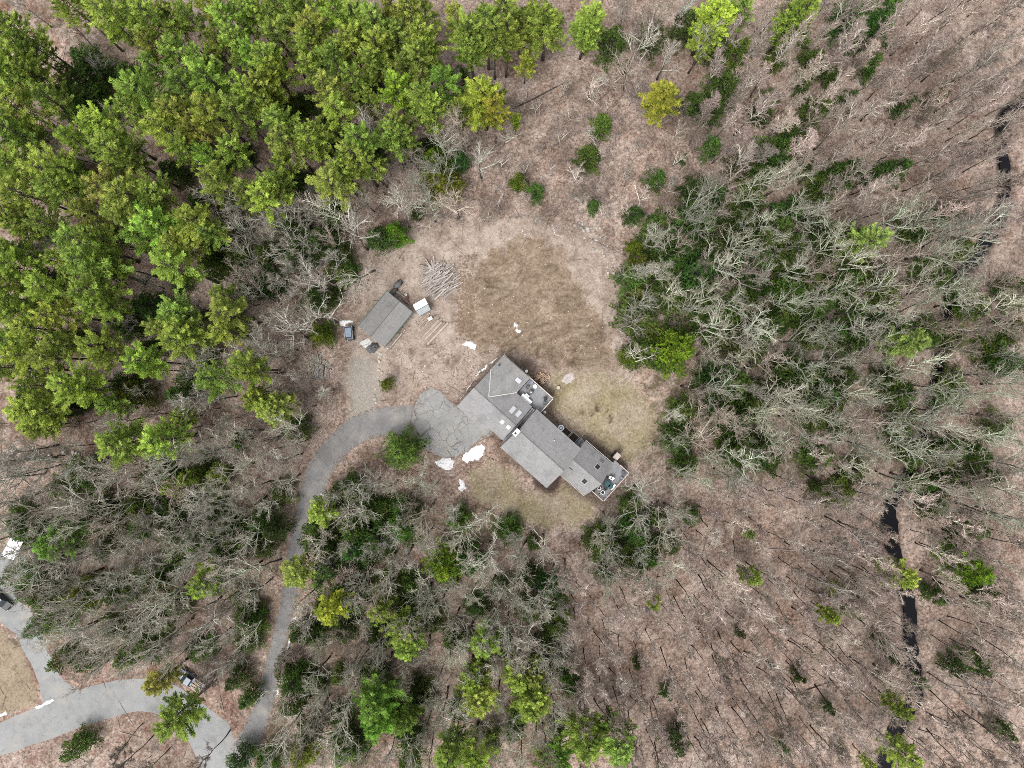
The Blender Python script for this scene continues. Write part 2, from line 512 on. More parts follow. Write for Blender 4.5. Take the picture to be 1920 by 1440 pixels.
def mat_shingle(name, tone, moss=0.3, along_x=True):
    """grey asphalt shingles: courses, staggered tabs, weather stains; coordinates are the house's own"""
    m = NT(name)
    co = m.coord()
    mp = m.node('ShaderNodeMapping')
    if not along_x: mp.inputs['Rotation'].default_value = (0, 0, R(90))
    m.l.new(co, mp.inputs['Vector'])
    br = m.node('ShaderNodeTexBrick')
    br.inputs['Scale'].default_value = 1.0
    br.inputs['Brick Width'].default_value = .45
    br.inputs['Row Height'].default_value = .2
    br.inputs['Mortar Size'].default_value = .012
    br.inputs['Color1'].default_value = (*[x * .88 for x in tone], 1)
    br.inputs['Color2'].default_value = (*[x * 1.12 for x in tone], 1)
    br.inputs['Mortar'].default_value = (*[x * .6 for x in tone], 1)
    m.l.new(mp.outputs[0], br.inputs['Vector'])
    cc = br.outputs['Color']
    st = m.noise(.35, 6, .65, co)
    cc = m.mix(m.math('MULTIPLY', m.ramp(st, [(.48, 0.0), (.66, 1.0)]), .6), cc, tuple(x * .5 for x in tone))
    sk = m.node('ShaderNodeMapping'); sk.inputs['Scale'].default_value = (1.6, .22, 1) if along_x else (.22, 1.6, 1); m.l.new(co, sk.inputs['Vector'])
    cc = m.mix(m.math('MULTIPLY', m.ramp(m.noise(1.2, 5, .7, sk.outputs[0]), [(.52, 0.0), (.70, 1.0)]), .45), cc, tuple(x * .6 for x in tone))
    cc = m.mix(m.math('MULTIPLY', m.ramp(m.noise(.22, 5, .6, co), [(.48, 0.0), (.7, 1.0)]), moss), cc, (tone[0] * .98, tone[1] * .98, tone[2] * .88))
    cc = m.mix(m.math('MULTIPLY', m.ramp(m.noise(5, 4, .7, co), [(.35, 0.0), (.7, 1.0)]), .25), cc, tuple(x * 1.35 for x in tone))
    m.bump(br.outputs['Fac'], .3, .01)
    return m.base(cc, .9)

M = {}
M['ground'] = mat_ground()
M['road'] = mat_asphalt('road_asphalt', (.200, .202, .202), 0.12)
M['drive'] = mat_asphalt('drive_asphalt', (.152, .148, .147), 0.25)
M['court'] = mat_asphalt('cracked_asphalt', (.215, .213, .208), .66)
M['limb'] = mat_bark('limb_bark', (.29, .29, .255), (.58, .585, .53))
M['twig'] = mat_bark('twig_bark', (.15, .128, .114), (.31, .275, .25), 2.0)
M['trunk'] = mat_bark('trunk_bark', (.05, .043, .037), (.14, .125, .11))
M['darktrunk'] = mat_bark('dark_trunk_bark', (.022, .018, .016), (.065, .054, .048))
M['pine'] = mat_needles('pine_needles', (.100, .168, .028), (.500, .615, .135))
M['hemlock'] = mat_needles('hemlock_needles', (.026, .060, .012), (.145, .235, .048))
M['water'] = NT('stream_water').m
_w = M['water'].node_tree.nodes['Principled BSDF']
_w.inputs['Base Color'].default_value = (.007, .007, .009, 1); _w.inputs['Roughness'].default_value = .3; _w.inputs['Specular IOR Level'].default_value = .08
M['shingle'] = mat_shingle('roof_shingle', (.208, .204, .206), .35)
M['shingle_cross'] = mat_shingle('cross_roof_shingle', (.206, .203, .198), .5, False)
M['shingle_dark'] = mat_shingle('stained_roof_shingle', (.168, .164, .166), .2)
M['shed_shingle'] = mat_shingle('shed_roof_shingle', (.172, .168, .165), .25, False)
M['wall'] = plain('grey_siding', (.23, .215, .19), .8, .2, 1.0)
M['white'] = plain('white_paint', (.80, .80, .79), .5, .06, 3.0)
M['flash'] = plain('pale_flashing', (.40, .39, .38), .45, .15, 3.0)
M['skyl'] = plain('frosted_skylight_dome', (.40, .415, .44), .25, .1, 2.0)
M['skyd'] = plain('dark_skylight_glass', (.018, .02, .024), .1, .2, 2.0)
M['brick'] = plain('chimney_brick', (.24, .12, .09), .9, .3, 8.0, bump=.3)
M['deck'] = plain('weathered_deck_boards', (.195, .195, .205), .8, .2, 1.5)
M['rail'] = plain('bleached_rail_wood', (.42, .37, .335), .8, .2, 3.0)
M['black'] = plain('black_metal', (.02, .02, .022), .4, .3, 4.0)
M['teal'] = plain('teal_cushion', (.03, .075, .08), .8, .3, 6.0)
M['navy'] = plain('dark_blue_paint', (.018, .026, .045), .3, .3, 3.0)
M['bluegrey'] = plain('faded_blue_grey_paint', (.16, .19, .24), .35, .25, 2.0)
M['glass'] = plain('vehicle_glass', (.02, .028, .034), .08, .2, 2.0)
M['paleglass'] = plain('pale_blue_sheet', (.17, .215, .27), .2, .35, 5.0)
M['tyre'] = plain('tyre_rubber', (.02, .02, .02), .9, .2, 6.0)
M['logbark'] = plain('weathered_log', (.27, .24, .22), .95, .45, 4.0, bump=.4, use_obj=True)
M['logend'] = plain('cut_log_end', (.40, .32, .23), .9, .2, 6.0)
M['lumber'] = plain('tan_lumber', (.285, .235, .195), .9, .25, 3.0, use_obj=True)
M['firewood'] = plain('split_firewood', (.40, .285, .205), .9, .3, 5.0, use_obj=True)
M['rock'] = plain('field_stone', (.33, .30, .27), .9, .3, 1.5, bump=.4, use_obj=True)
M['snow'] = plain('old_snow', (.66, .66, .66), .6, .32, 1.6, bump=.5)
M['concrete'] = plain('pale_concrete', (.42, .42, .41), .9, .15, 1.0)
M['tarp'] = plain('dark_tarp', (.095, .095, .10), .6, .35, 2.0)
M['green'] = plain('green_plastic', (.03, .075, .055), .4, .25, 3.0)
M['soil'] = plain('dark_bed_soil', (.035, .026, .02), .95, .5, 3.0, bump=.5)
M['whitemetal'] = plain('white_sheet_metal', (.78, .78, .80), .45, .06, 1.5)
M['greymetal'] = plain('grey_sheet_metal', (.24, .255, .26), .5, .15, 1.5)
M['rust'] = plain('rusty_red_paint', (.15, .045, .035), .7, .35, 3.0)
# ---------------------------------------------------------------- the ground, one continuous sheet shared out among its areas
def build_ground():
    def axis(lo, hi, step, far):
        inner = np.arange(lo, hi + 1e-6, step)
        d, out = step, []
        p = hi
        while p < far:
            d *= 1.45
            p += d
            out.append(p)
        up = np.array(out)
        return np.concatenate([(lo + hi) - up[::-1], inner, up])
    gx = axis(-1060 + 960, 1060 + 960, 4.2, 22000)
    gy = axis(-840 + 720, 840 + 720, 4.2, 22000)
    X, Y = np.meshgrid(gx, gy)
    H = ground_h(X, Y)
    wob = 11 * waves(X, Y, 70, 3, 4)
    wob2 = 6 * waves(X, Y, 28, 4, 3)
    Xw, Yw = X, Y
    def mask(poly, soft, w=1.0):
        return sstep(sdf(Xw, Yw, poly) + (wob + wob2) * w, -soft, soft)
    dirt = mask(DIRT, 9, 1.5)
    sand = mask(SAND, 22, 1.6)
    lawn_b, lawn_f = mask(LAWN_BACK, 14, 1.3), mask(LAWN_FRONT, 9)
    field = mask(FIELD, 8)
    track = mask(TRACK, 12, .7)
    hd = sdf(X, Y, HOUSE)
    mulch = .5 * sstep(hd + .5 * wob, -12, -5) * (1 - inside(X, Y, COURT))
    bed = sstep(10 - np.hypot(X - 1026, Y - 896) / 3.2 + .12 * wob2, 0, 2.5)       # the round dark bed at the middle block
    bed2 = sstep(6 - np.hypot(X - 948, (Y - 860)) / 2.6 + .55 * wob2, 0, 5) * .7
    bed3 = sstep(10 - np.hypot(X - 990, (Y - 690) * 1.1) / 2.4 + .2 * wob2, 0, 4) * .6
    soil = sstep(waves(X, Y, 46, 10, 4), .05, .45) * sstep(52 - np.hypot((X - 870) * .8, Y - 700) + wob, 0, 30) * .55
    soil = np.maximum(soil, sstep(waves(X, Y, 40, 12, 4), .1, .5) * sstep(46 - np.hypot(X - 765, (Y - 680)) + wob, 0, 30) * .45)
    bed3 = np.maximum(bed3, soil)
    plants = sstep(waves(X, Y, 26, 9, 4), .25, .5) * sstep(34 - np.hypot(X - 1125, (Y - 780) * 1.3) + wob, 0, 12)
    mulch = np.maximum.reduce([mulch, bed, bed2, bed3, plants * .9])
    # wheel ruts of the machine that levelled the clearing
    ruts = np.zeros_like(X)
    for arc in ([(880, 620), (930, 590), (985, 555), (1030, 540), (1090, 545)], [(905, 520), (950, 530), (1000, 520), (1040, 490)], [(1000, 660), (1040, 630), (1080, 620), (1130, 640)], [(890, 560), (935, 548), (975, 520), (990, 470)], [(940, 650), (985, 620), (1045, 600), (1110, 600)], [(1020, 670), (1060, 655), (1110, 660), (1145, 680)]):
        q = smooth_open(arc, 3)
        for off in (0, 15):
            dd_ = seg_dist(X, Y, q[::2] + np.array([off * .35, off]), False)
            ruts = np.maximum(ruts, sstep(3.4 - dd_ + .25 * wob2, 0, 3.0) * sstep(wob, -9, 5))
    mulch = np.maximum(mulch, ruts * .5)
    shed_band = sstep(14 - sdf(X, Y, SHED_P) * 0 - seg_dist(X, Y, [(640, 600), (690, 590), (745, 530)], False) + .5 * wob, 0, 10) * .25  # soft darker band beside the shed
    mulch = np.maximum(mulch, shed_band)
    sd = seg_dist(X, Y, stream_s[::3], False)
    wid = 13 + .5 * wob2
    wet = np.maximum(sstep(wid + 3 - sd, -5, 9), sstep(9 - seg_dist(X, Y, BROOK, False) + .3 * wob2, -3, 4) * .6)
    inpine = sstep(620 - X - .55 * (Y - 100) + 2 * wob, -40, 160) * sstep(880 - Y, 0, 100)
    rus = np.clip(.15 + .75 * inpine + .5 * sstep(Y - 900 + wob, 0, 120) * sstep(1090 - X, 0, 120) + .28 * sstep(waves(X, Y, 160, 6, 3), .2, .7), 0, 1)  # russet litter; in the pine stand its darkness also paints in shade
    gre = np.clip(.85 * sstep(X - 1150 + 2 * wob, 0, 80) * sstep(930 - Y + wob, 0, 60) * sstep(Y - 330 + wob, 0, 120) * sstep(1800 - X, 0, 200)
                  + .6 * sstep(1060 - X, 0, 100) * sstep(Y - 890 + wob, 0, 90) * sstep(1250 - Y + wob + 400 * (X > 470), 0, 40) + .5 * inpine, 0, 1)
    # priorities
    for other in (lawn_b, lawn_f):
        dirt = dirt * (1 - .75 * other)
    sand = np.clip(sand - dirt, 0, 1)
    lawn = np.maximum(lawn_b, lawn_f)
    verts = np.stack([(X - 960) * PX, (720 - Y) * PX, H], -1).reshape(-1, 3)
    ny, nx = X.shape
    ii, jj = np.meshgrid(np.arange(ny - 1), np.arange(nx - 1), indexing='ij')
    v00 = (ii * nx + jj).ravel()
    quads = np.stack([v00 + nx, v00 + nx + 1, v00 + 1, v00], 1)          # counter clockwise seen from above
    def cell(a): return ((a[:-1, :-1] + a[1:, :-1] + a[:-1, 1:] + a[1:, 1:]) / 4).ravel()
    cd, cs, cb, cf, ct, cfi = (cell(a) for a in (dirt, sand, lawn_b, lawn_f, track, field))
    owner = np.zeros(len(quads), int)
    owner[cs > .5] = 2
    owner[ct > .5] = 5
    owner[cfi > .5] = 6
    owner[cb > .5] = 3
    owner[cf > .5] = 4
    owner[cd > .5] = 1
    za = np.stack([dirt, sand, lawn, np.ones_like(lawn)], -1).reshape(-1, 4)
    zb = np.stack([track, mulch, wet, np.ones_like(lawn)], -1).reshape(-1, 4)
    zc = np.stack([rus, gre, field, np.ones_like(lawn)], -1).reshape(-1, 4)
    names = ['forest_floor', 'dirt_clearing', 'trampled_ground', 'lawn', 'lawn', 'gravel_track', 'straw_field']
    for k, nm in enumerate(names):
        q = quads[owner == k]
        if not len(q): continue
        used, inv = np.unique(q, return_inverse=True)
        q = inv.reshape(q.shape)
        me = bpy.data.meshes.new(nm)
        me.vertices.add(len(used)); me.vertices.foreach_set('co', verts[used].ravel())
        me.loops.add(q.size); me.loops.foreach_set('vertex_index', q.ravel().astype(np.int32))
        me.polygons.add(len(q)); me.polygons.foreach_set('loop_start', np.arange(0, q.size, 4, dtype=np.int32))
        me.update(calc_edges=True)
        me.polygons.foreach_set('use_smooth', np.ones(len(q), bool))
        for an, arr in (('zone_a', za), ('zone_b', zb), ('zone_c', zc)):
            at = me.attributes.new(an, 'FLOAT_COLOR', 'POINT')
            at.data.foreach_set('color', arr[used].astype(np.float32).ravel())
        me.materials.append(M['ground'])
        tag(link(nm, me), kind='structure')
build_ground()

def flat_sheet(name, poly, mat, z, rag=1.2, step=7):
    p = densify(poly, step)
    nrm = RNG.normal(0, rag, p.shape)
    nrm = (nrm + np.roll(nrm, 1, 0) + np.roll(nrm, -1, 0)) / 1.8
    p = p + nrm
    pts = [Vector(W(x, y)) for x, y in p]
    n = len(pts)
    V, _e, F, *_r = delaunay_2d_cdt(pts, [(i, (i + 1) % n) for i in range(n)], [], 1, 1e-5)
    me = bpy.data.meshes.new(name)
    F = [f if (V[f[1]] - V[f[0]]).cross(V[f[2]] - V[f[0]]) > 0 else f[::-1] for f in F]
    me.from_pydata([(v.x, v.y, z) for v in V], [], F)
    me.update()
    me.materials.append(mat)
    return tag(link(name, me), kind='structure')
flat_sheet('road', ROAD, M['road'], .020, 1.0)
flat_sheet('side_driveway', SIDE_DRIVE, M['road'], .014, 1.6)
flat_sheet('driveway', strip_poly(drive_s), M['drive'], .016, .7, 6)
flat_sheet('turnaround_court', smooth_closed(COURT, 1), M['court'], .024, .8, 6)

# water lying in the stream's channel
sp = strip_poly(np.column_stack([stream_s[:, :2], stream_s[:, 2] * 1.1]))
n_ = len(sp) // 2
mb = MB()
top = sp[:n_]; bot = sp[n_:][::-1]
vv, ff = [], []
for i in range(n_):
    z = min(gz(*top[i]), gz(*bot[i]), gz(*((top[i] + bot[i]) / 2)) + .18)
    z = gz(*stream_s[i, :2]) + .58
    vv += [(*W(*top[i]), z), (*W(*bot[i]), z)]
    if i: ff.append((2 * i - 2, 2 * i - 1, 2 * i + 1, 2 * i))
mb.add(vv, ff)
tag(mb.build('stream', M['water']), kind='structure')

# ---------------------------------------------------------------- the house
HK = PX * (CAM_H - 5.0) / CAM_H                 # metres per pixel at the height of the eaves
HA = ((944.4 - 960) * HK, (720 - 666.7) * HK)
HROT = math.atan2(-0.667, 0.745)
house = empty('house', (HA[0], HA[1], 0), HROT, 'large grey-roofed house of three joined wings with two wooden decks in the clearing', 'house')
def L(s, t, z): return (s * HK, -t * HK, z)
def house_world(s, t, z=0.0):
    v = Matrix.Rotation(HROT, 3, 'Z') @ Vector(L(s, t, z))
    return Vector((v.x + HA[0], v.y + HA[1], z))
def hbox(mb, s0, s1, t0, t1, z0, z1, mat=0): return mb.box(s0 * HK, s1 * HK, -t1 * HK, -t0 * HK, z0, z1, mat)

# walls
mb = MB()
hbox(mb, 3, 62, 2, 40, 0, 4.15); hbox(mb, 3, 101, 40, 116, 0, 4.152); hbox(mb, 3, 66, 116, 126, 0, 4.154)
mb.slab([L(3, 2.2, 4.15), L(61, 2.2, 4.15), L(32, 2.2, 6.0)], .01)
for s in (3.2, 100.8):
    mb.add([L(s, 38, 4.1), L(s, 124 if s < 50 else 118, 4.1), L(s, 82, 6.45)], [(0, 1, 2), (2, 1, 0)])
mb.add([L(3.2, 2.1, 4.1), L(61, 2.1, 4.1), L(32, 2.1, 6.1)], [(0, 1, 2), (2, 1, 0)])
mb.build('wall', M['wall'], house)
mb = MB(); hbox(mb, 115, 222, 37, 128, 0, 4.75)
for s in (115.2, 221.8): mb.add([L(s, 38, 4.7), L(s, 127, 4.7), L(s, 84, 6.9)], [(0, 1, 2), (2, 1, 0)])
mb.build('wall', M['wall'], house)
mb = MB(); hbox(mb, 222.2, 291, 20, 92, 0, 3.35)
mb.add([L(290.8, 22, 3.3), L(290.8, 91, 3.3), L(290.8, 58, 4.9)], [(0, 1, 2), (2, 1, 0)])
mb.build('wall', M['wall'], house)
mb = MB(); hbox(mb, 101.2, 114.8, 44, 112, 0, 4.0); mb.build('wall', M['wall'], house)

# roofs
E1, S1 = 4.4, .55
zP = E1 + 40 * HK * S1
zR = E1 + 46 * HK * S1
def zsw(t): return zR - (t - 82) * HK * S1
mb = MB()
mb.slab([L(0, 36, E1), L(31, 76, zP), L(64, 36, E1), L(104, 36, E1), L(104, 82, zR), L(0, 82, zR)][::-1], .16)
mb.slab([L(-1, 82, zR), L(104, 82, zR), L(104, 120, zsw(120)), L(70, 120, zsw(120)), L(70, 130, zsw(130)), L(-2, 130, zsw(130))][::-1], .16)
r1 = mb.build('roof', M['shingle'], house)
mb = MB()
mb.slab([L(-1, -1, E1), L(31, -1, zP + .01), L(31, 76, zP + .01), L(-1, 35, E1)], .16)
mb.slab([L(31, -1, zP + .012), L(65, -2, E1), L(65, 35, E1), L(31, 76, zP + .012)], .16)
r1b = mb.build('roof', M['shingle_cross'], house)
E2 = 5.0; z2 = E2 + 51 * HK * .5
mb = MB()
mb.slab([L(113, 33.5, E2), L(113, 84.5, z2), L(225, 84.5, z2), L(225, 33.5, E2)], .16)
mb.slab([L(112, 84.5, z2 + .004), L(110, 132.5, E2), L(226, 131.5, E2), L(225, 84.5, z2 + .004)], .16)
r2 = mb.build('roof', M['shingle'], house)
E3 = 3.6; z3 = E3 + 42 * HK * .45
mb = MB()
mb.slab([L(223, 17, E3), L(223, 59, z3), L(297, 57, z3), L(291, 15, E3)], .14)
r3a = mb.build('roof', M['shingle_dark'], house)
mb = MB()
mb.slab([L(225.4, 59, z3 + .004), L(225.4, 96, E3), L(291, 95, E3), L(297, 57, z3 + .004)], .14)
r3b = mb.build('roof', M['shingle'], house)
mb = MB(); mb.slab([L(104.3, 38, 4.22), L(104.3, 120, 4.2), L(111.8, 122, 4.2), L(112.6, 36, 4.22)], .14)
r4 = mb.build('roof', M['shingle_dark'], house)
# gutters and ridge caps
mb = MB()
hbox(mb, 104.6, 106.2, 40, 112, 4.24, 4.34); mb.build('gutter', M['black'], r4)
mb = MB(); hbox(mb, 109.0, 110.0, 40, 96, 4.24, 4.36); mb.build('gutter', M['black'], r4)
mb = MB()
for a, b in (((-1, 82), (104, 82)),):
    mb.tube([L(*a, zR + .03), L(*b, zR + .03)], [.09, .09], 5)
mb.build('ridge_cap', M['shingle'], r1)
mb = MB(); mb.tube([L(112, 84.5, z2 + .03), L(225, 84.5, z2 + .03)], [.085, .085], 5); mb.build('ridge_cap', M['shingle_dark'], r2)
mb = MB(); mb.tube([L(223, 59, z3 + .02), L(297, 57, z3 + .02)], [.07, .07], 5); mb.build('ridge_cap', M['shingle'], r3b)
for a, b in (((-1, 35, E1 + .05), (31, 76, zP + .05)), ((31, 76, zP + .05), (65, 35, E1 + .05))):
    mb = MB(); mb.tube([L(*a), L(*b)], [.12, .12], 4); mb.build('valley_flashing', M['flash'], r1b)
# white trim on eaves
for tr in (((-1, -2.2), (65, -3), E1 - .1), ((223, 15.4), (291, 13.6), E3 - .1), ((225.5, 97), (291, 96.2), E3 - .1)):
    mb = MB(); mb.tube([L(*tr[0], tr[2]), L(*tr[1], tr[2])], [.05, .05], 4); mb.build('fascia', M['flash'], house)

def on_roof(mb, s0, s1, t0, t1, zf, th, mat=0, lift=.0):
    """a low box lying on a roof slope; zf(t) is the roof's height"""
    c = [L(s0, t0, zf(t0) + lift), L(s1, t0, zf(t0) + lift), L(s1, t1, zf(t1) + lift), L(s0, t1, zf(t1) + lift)]
    up = [(x, y, z + th) for x, y, z in c]
    return mb.add(c + up, [(4, 7, 6, 5), (0, 1, 5, 4), (1, 2, 6, 5), (2, 3, 7, 6), (3, 0, 4, 7)], mat)
zne1 = lambda t: E1 + (t - 36) * HK * S1
zsw1 = zsw
zne3 = lambda t: E3 + (t - 17) * HK * .45
zsw3 = lambda t: E3 + (95 - t) * HK * .45
def skylight(roof, s, t, w, d, zf, m, lab):
    mb = MB(); on_roof(mb, s - w / 2, s + w / 2, t - d / 2, t + d / 2, zf, .14)
    o = mb.build('skylight', M['flash'], roof)
    o['label'] = lab
    mb = MB(); on_roof(mb, s - w / 2 + .8, s + w / 2 - .8, t - d / 2 + .8, t + d / 2 - .8, zf, .17)
    mb.build('pane', m, o)
skylight(r1, 79.8, 64, 8, 14, zne1, M['skyl'], 'long grey skylight')
skylight(r1, 93, 62, 8, 13, zne1, M['skyl'], 'long grey skylight beside the wall strip')
skylight(r1, 80.6, 94, 7, 8, zsw1, M['white'], 'bright white skylight')
skylight(r1, 95.5, 93.5, 7, 8, zsw1, M['white'], 'bright white skylight nearer the chimney')
zcr = lambda t: 0
mb = MB()
def zc(s): return E1 + (65 - s) * HK * (zP - E1) / (34 * HK)
c = [L(46, 12.5, zc(46)), L(57, 12.5, zc(57)), L(57, 20.5, zc(57)), L(46, 20.5, zc(46))]
mb.add(c + [(x, y, z + .15) for x, y, z in c], [(4, 7, 6, 5), (0, 1, 5, 4), (1, 2, 6, 5), (2, 3, 7, 6), (3, 0, 4, 7)])
mb.build('skylight', M['skyl'], r1b)
skylight(r3b, 235.8, 71, 10, 10, zsw3, M['skyd'], 'dark open skylight against the middle wing')
skylight(r3a, 271, 37.8, 10, 10, zne3, M['skyd'], 'dark skylight on the stained slope')
skylight(r3b, 271, 75, 10, 10, zsw3, M['skyd'], 'dark skylight on the pale slope')
mb = MB(); on_roof(mb, 266, 275, 20, 26.5, zne3, .12); mb.build('roof_hatch', M['tarp'], r3a)
mb = MB(); mb.cyl(5.5 * HK, -19 * HK, zP - 1.8, zP - .9, .16, 10); mb.build('vent_pipe', M['navy'], r1b)
mb = MB(); mb.cyl(175 * HK, -55 * HK, 5.6, 6.5, .06, 8); mb.build('vent_pipe', M['white'], r2)
# chimney with a pale cap and a dark flue
mb = MB(); hbox(mb, 108.5, 115.5, 84, 96, 4.0, z2 + .75); ch = mb.build('chimney', M['flash'], r2)
mb = MB(); hbox(mb, 107.8, 116.2, 83.3, 96.7, z2 + .75, z2 + .88); mb.build('chimney_cap', M['white'], ch)
mb = MB(); hbox(mb, 110.2, 113.8, 90, 94, z2 + .88, z2 + .93); mb.build('flue', M['black'], ch)
# windows, doors
def window(s0, s1, t, zc_, h, along='s'):
    mb = MB()
    d = .7
    if along == 's': hbox(mb, s0, s1, t - d, t + d, zc_ - h / 2, zc_ + h / 2)
    else: hbox(mb, t - d, t + d, s0, s1, zc_ - h / 2, zc_ + h / 2)
    w_ = mb.build('window', M['white'], house)
    mb = MB(); d = .95
    if along == 's': hbox(mb, s0 + 1, s1 - 1, t - d, t + d, zc_ - h / 2 + .09, zc_ + h / 2 - .09)
    else: hbox(mb, t - d, t + d, s0 + 1, s1 - 1, zc_ - h / 2 + .09, zc_ + h / 2 - .09)
    mb.build('pane', M['skyd'], w_)
for s in (130, 160, 190): window(s, s + 14, 128, 1.7, 1.3); window(s + 5, s + 17, 37, 1.7, 1.3)
for s in (235, 262): window(s, s + 13, 92, 1.7, 1.2); window(s, s + 13, 20, 1.7, 1.2)
for t in (56, 95): window(t, t + 12, 3, 1.8, 1.2, 't')
window(30, 50, 291, 3.0, 1.0, 't'); window(12, 30, 2, 2.9, 1.1); window(40, 54, 2, 2.9, 1.1)
for s in (10, 38):
    mb = MB(); hbox(mb, s, s + 24, 125.6, 126.8, 0, 2.3); d_ = mb.build('garage_door', M['white'], house)
    for k in range(4):
        mb = MB(); hbox(mb, s + .5, s + 23.5, 126.3, 127.1, .06 + .56 * k, .56 + .56 * k); mb.build('panel', M['white'], d_)

# decks
def deck(s0, s1, t0, t1, z, rails, lab, rail_m):
    mb = MB(); hbox(mb, s0, s1, t0, t1, z - .3, z - .045)
    dk = mb.build('deck', M['deck'], house); dk['label'] = lab
    n = int((t1 - t0) / 1.5)
    mb = MB()
    for k in range(n):
        a = t0 + (t1 - t0) * k / n
        hbox(mb, s0, s1, a + .06, a + (t1 - t0) / n - .06, z - .045 + .002 * (k % 3), z + .002 * (k % 3))
    o = mb.build('boards', M['deck'], dk); o['kind'] = 'stuff'
    for (a, b, c_, d_) in ((s0 + 1, t0 + 1, 0, 0), (s1 - 1, t0 + 1, 0, 0), (s1 - 1, t1 - 1, 0, 0), (s0 + 1, t1 - 1, 0, 0)):
        mb = MB(); hbox(mb, a - .8, a + .8, b - .8, b + .8, 0, z - .3); mb.build('post', M['rail'], dk)
    for (a, b) in rails:
        pa, pb = Vector(L(*a, z)), Vector(L(*b, z))
        n = max(2, int((pb - pa).length / 1.6))
        mb = MB()
        d = (pb - pa).normalized(); q = Vector((-d.y, d.x, 0)) * .075
        for zz, th in ((.98, .06), (.15, .05)):
            u = Vector((0, 0, zz)); qq = q * (1 if th > .055 else .4)
            mb.slab([pa + u - qq, pb + u - qq, pb + u + qq, pa + u + qq], th)
        nb = int((pb - pa).length / .16)
        for k in range(nb):
            p = pa + (pb - pa) * (k + .5) / nb
            mb.box(p.x - .018, p.x + .018, p.y - .018, p.y + .018, z + .1, z + .94)
        for k in range(n + 1):
            p = pa + (pb - pa) * k / n
            mb.box(p.x - .05, p.x + .05, p.y - .05, p.y + .05, z - .3, z + 1.04)
        mb.build('railing', rail_m, dk)
    return dk
deck(66.3, 124, -2.6, 35.6, 2.6, (((66, -2.4), (123.6, -2.4)), ((123.6, -2.4), (123.6, 35)), ((117, 35.2), (123.6, 35.2))), 'square grey deck on the turned-soil side', M['rail'])
deck(291.3, 326, 6.5, 80, 2.4, (((297, 79.6), (325.6, 79.6)), ((325.6, 79.6), (325.6, 7)), ((325.6, 7), (303, 7))), 'long deck at the gable end with tables', M['rail'])
# stair landing beside the end deck
mb = MB(); hbox(mb, 284, 296, -8, 5, 1.5, 1.75); ld = mb.build('stair_landing', M['rail'], house)
for k in range(6):
    mb = MB(); hbox(mb, 284 + 2 * k + .12, 286 + 2 * k - .12, -8.2, 5.2, 1.75, 1.79); mb.build('board', M['rail'], ld)
mb = MB()
hbox(mb, 283.4, 284, -8.6, 5.4, 0, 2.5); hbox(mb, 284, 296, -8.8, -8.2, 0, 2.5); mb.build('guard', M['black'], ld)

# things on the decks
def hthing(name, s, t, z, rz, label, cat, group=None):
    p = house_world(s, t)
    return empty(name, (p.x, p.y, z), HROT + rz, label, cat, group)
def chair(s, t, z, rz, m, label, group):
    r = hthing('patio_chair', s, t, z, rz, label, 'chair', group)
    mb = MB(); mb.box(-.27, .27, -.27, .27, .40, .47); mb.build('seat', m, r)
    mb = MB(); mb.box(-.27, .27, .23, .29, .45, .95, tilt=-.18); mb.build('backrest', m, r)
    for sx in (-1, 1):
        mb = MB(); mb.box(sx * .29 - .03, sx * .29 + .03, -.27, .27, .62, .66); mb.build('armrest', M['black'], r)
        for sy in (-1, 1):
            mb = MB(); mb.box(sx * .26 - .02, sx * .26 + .02, sy * .24 - .02, sy * .24 + .02, 0, .64); mb.build('leg', M['black'], r)
    return r
def round_table(s, t, z, rad, m, label):
    r = hthing('round_table', s, t, z, 0, label, 'table')
    mb = MB(); mb.cyl(0, 0, .70, .74, rad, 20); mb.build('tabletop', m, r)
    mb = MB(); mb.cyl(0, 0, .04, .70, .04, 8); mb.build('pedestal', M['black'], r)
    mb = MB(); mb.cyl(0, 0, 0, .04, rad * .5, 16); mb.build('base', M['black'], r)
    return r
round_table(83, 3.5, 2.61, .36, M['white'], 'small round white table on the square deck')
g = hthing('grill', 84.5, 17, 2.61, .1, 'black square grill standing in the middle of the square deck', 'grill')
mb = MB(); mb.box(-.36, .36, -.36, .36, .0, .85); mb.build('cart', M['black'], g)
mb = MB(); mb.slab([(-.40, -.34, 1.0), (.40, -.34, 1.0), (.34, .32, 1.12), (-.34, .32, 1.12)], .26); mb.build('lid', M['black'], g)
mb = MB(); mb.box(-.14, .14, -.1, .1, 1.08, 1.13); mb.build('thermometer', M['flash'], g)
c_ = hthing('storage_chest', 86.5, 32.2, 2.61, 0, 'long white storage chest against the roof edge on the square deck', 'chest')
mb = MB(); mb.box(-1.1, 1.1, -.32, .32, 0, .75); mb.build('chest_body', M['white'], c_)
mb = MB(); mb.box(-1.14, 1.14, -.36, .36, .752, .82); mb.build('lid', M['white'], c_)
c_ = hthing('storage_chest', 83.5, 26.6, 2.61, 0, 'small pale grey storage box in front of the long white chest', 'chest')
mb = MB(); mb.box(-.42, .42, -.24, .24, 0, .6); mb.build('chest_body', M['flash'], c_)
mb = MB(); mb.box(-.45, .45, -.27, .27, .602, .66); mb.build('lid', M['skyl'], c_)
chair(73, 2, 2.61, .4, M['bluegrey'], 'blue-grey patio chair by the wood pile corner of the square deck', 'chairs on the square deck')
chair(73.5, 14, 2.61, 1.7, M['tarp'], 'dark patio chair beside the cross gable on the square deck', 'chairs on the square deck')
chair(113, 8, 2.61, -.6, M['black'], 'black patio chair at the outer rail corner of the square deck', 'chairs on the square deck')
chair(117.5, 15, 2.61, -1.2, M['tarp'], 'dark folding chair beside the black one at the outer rail', 'chairs on the square deck')
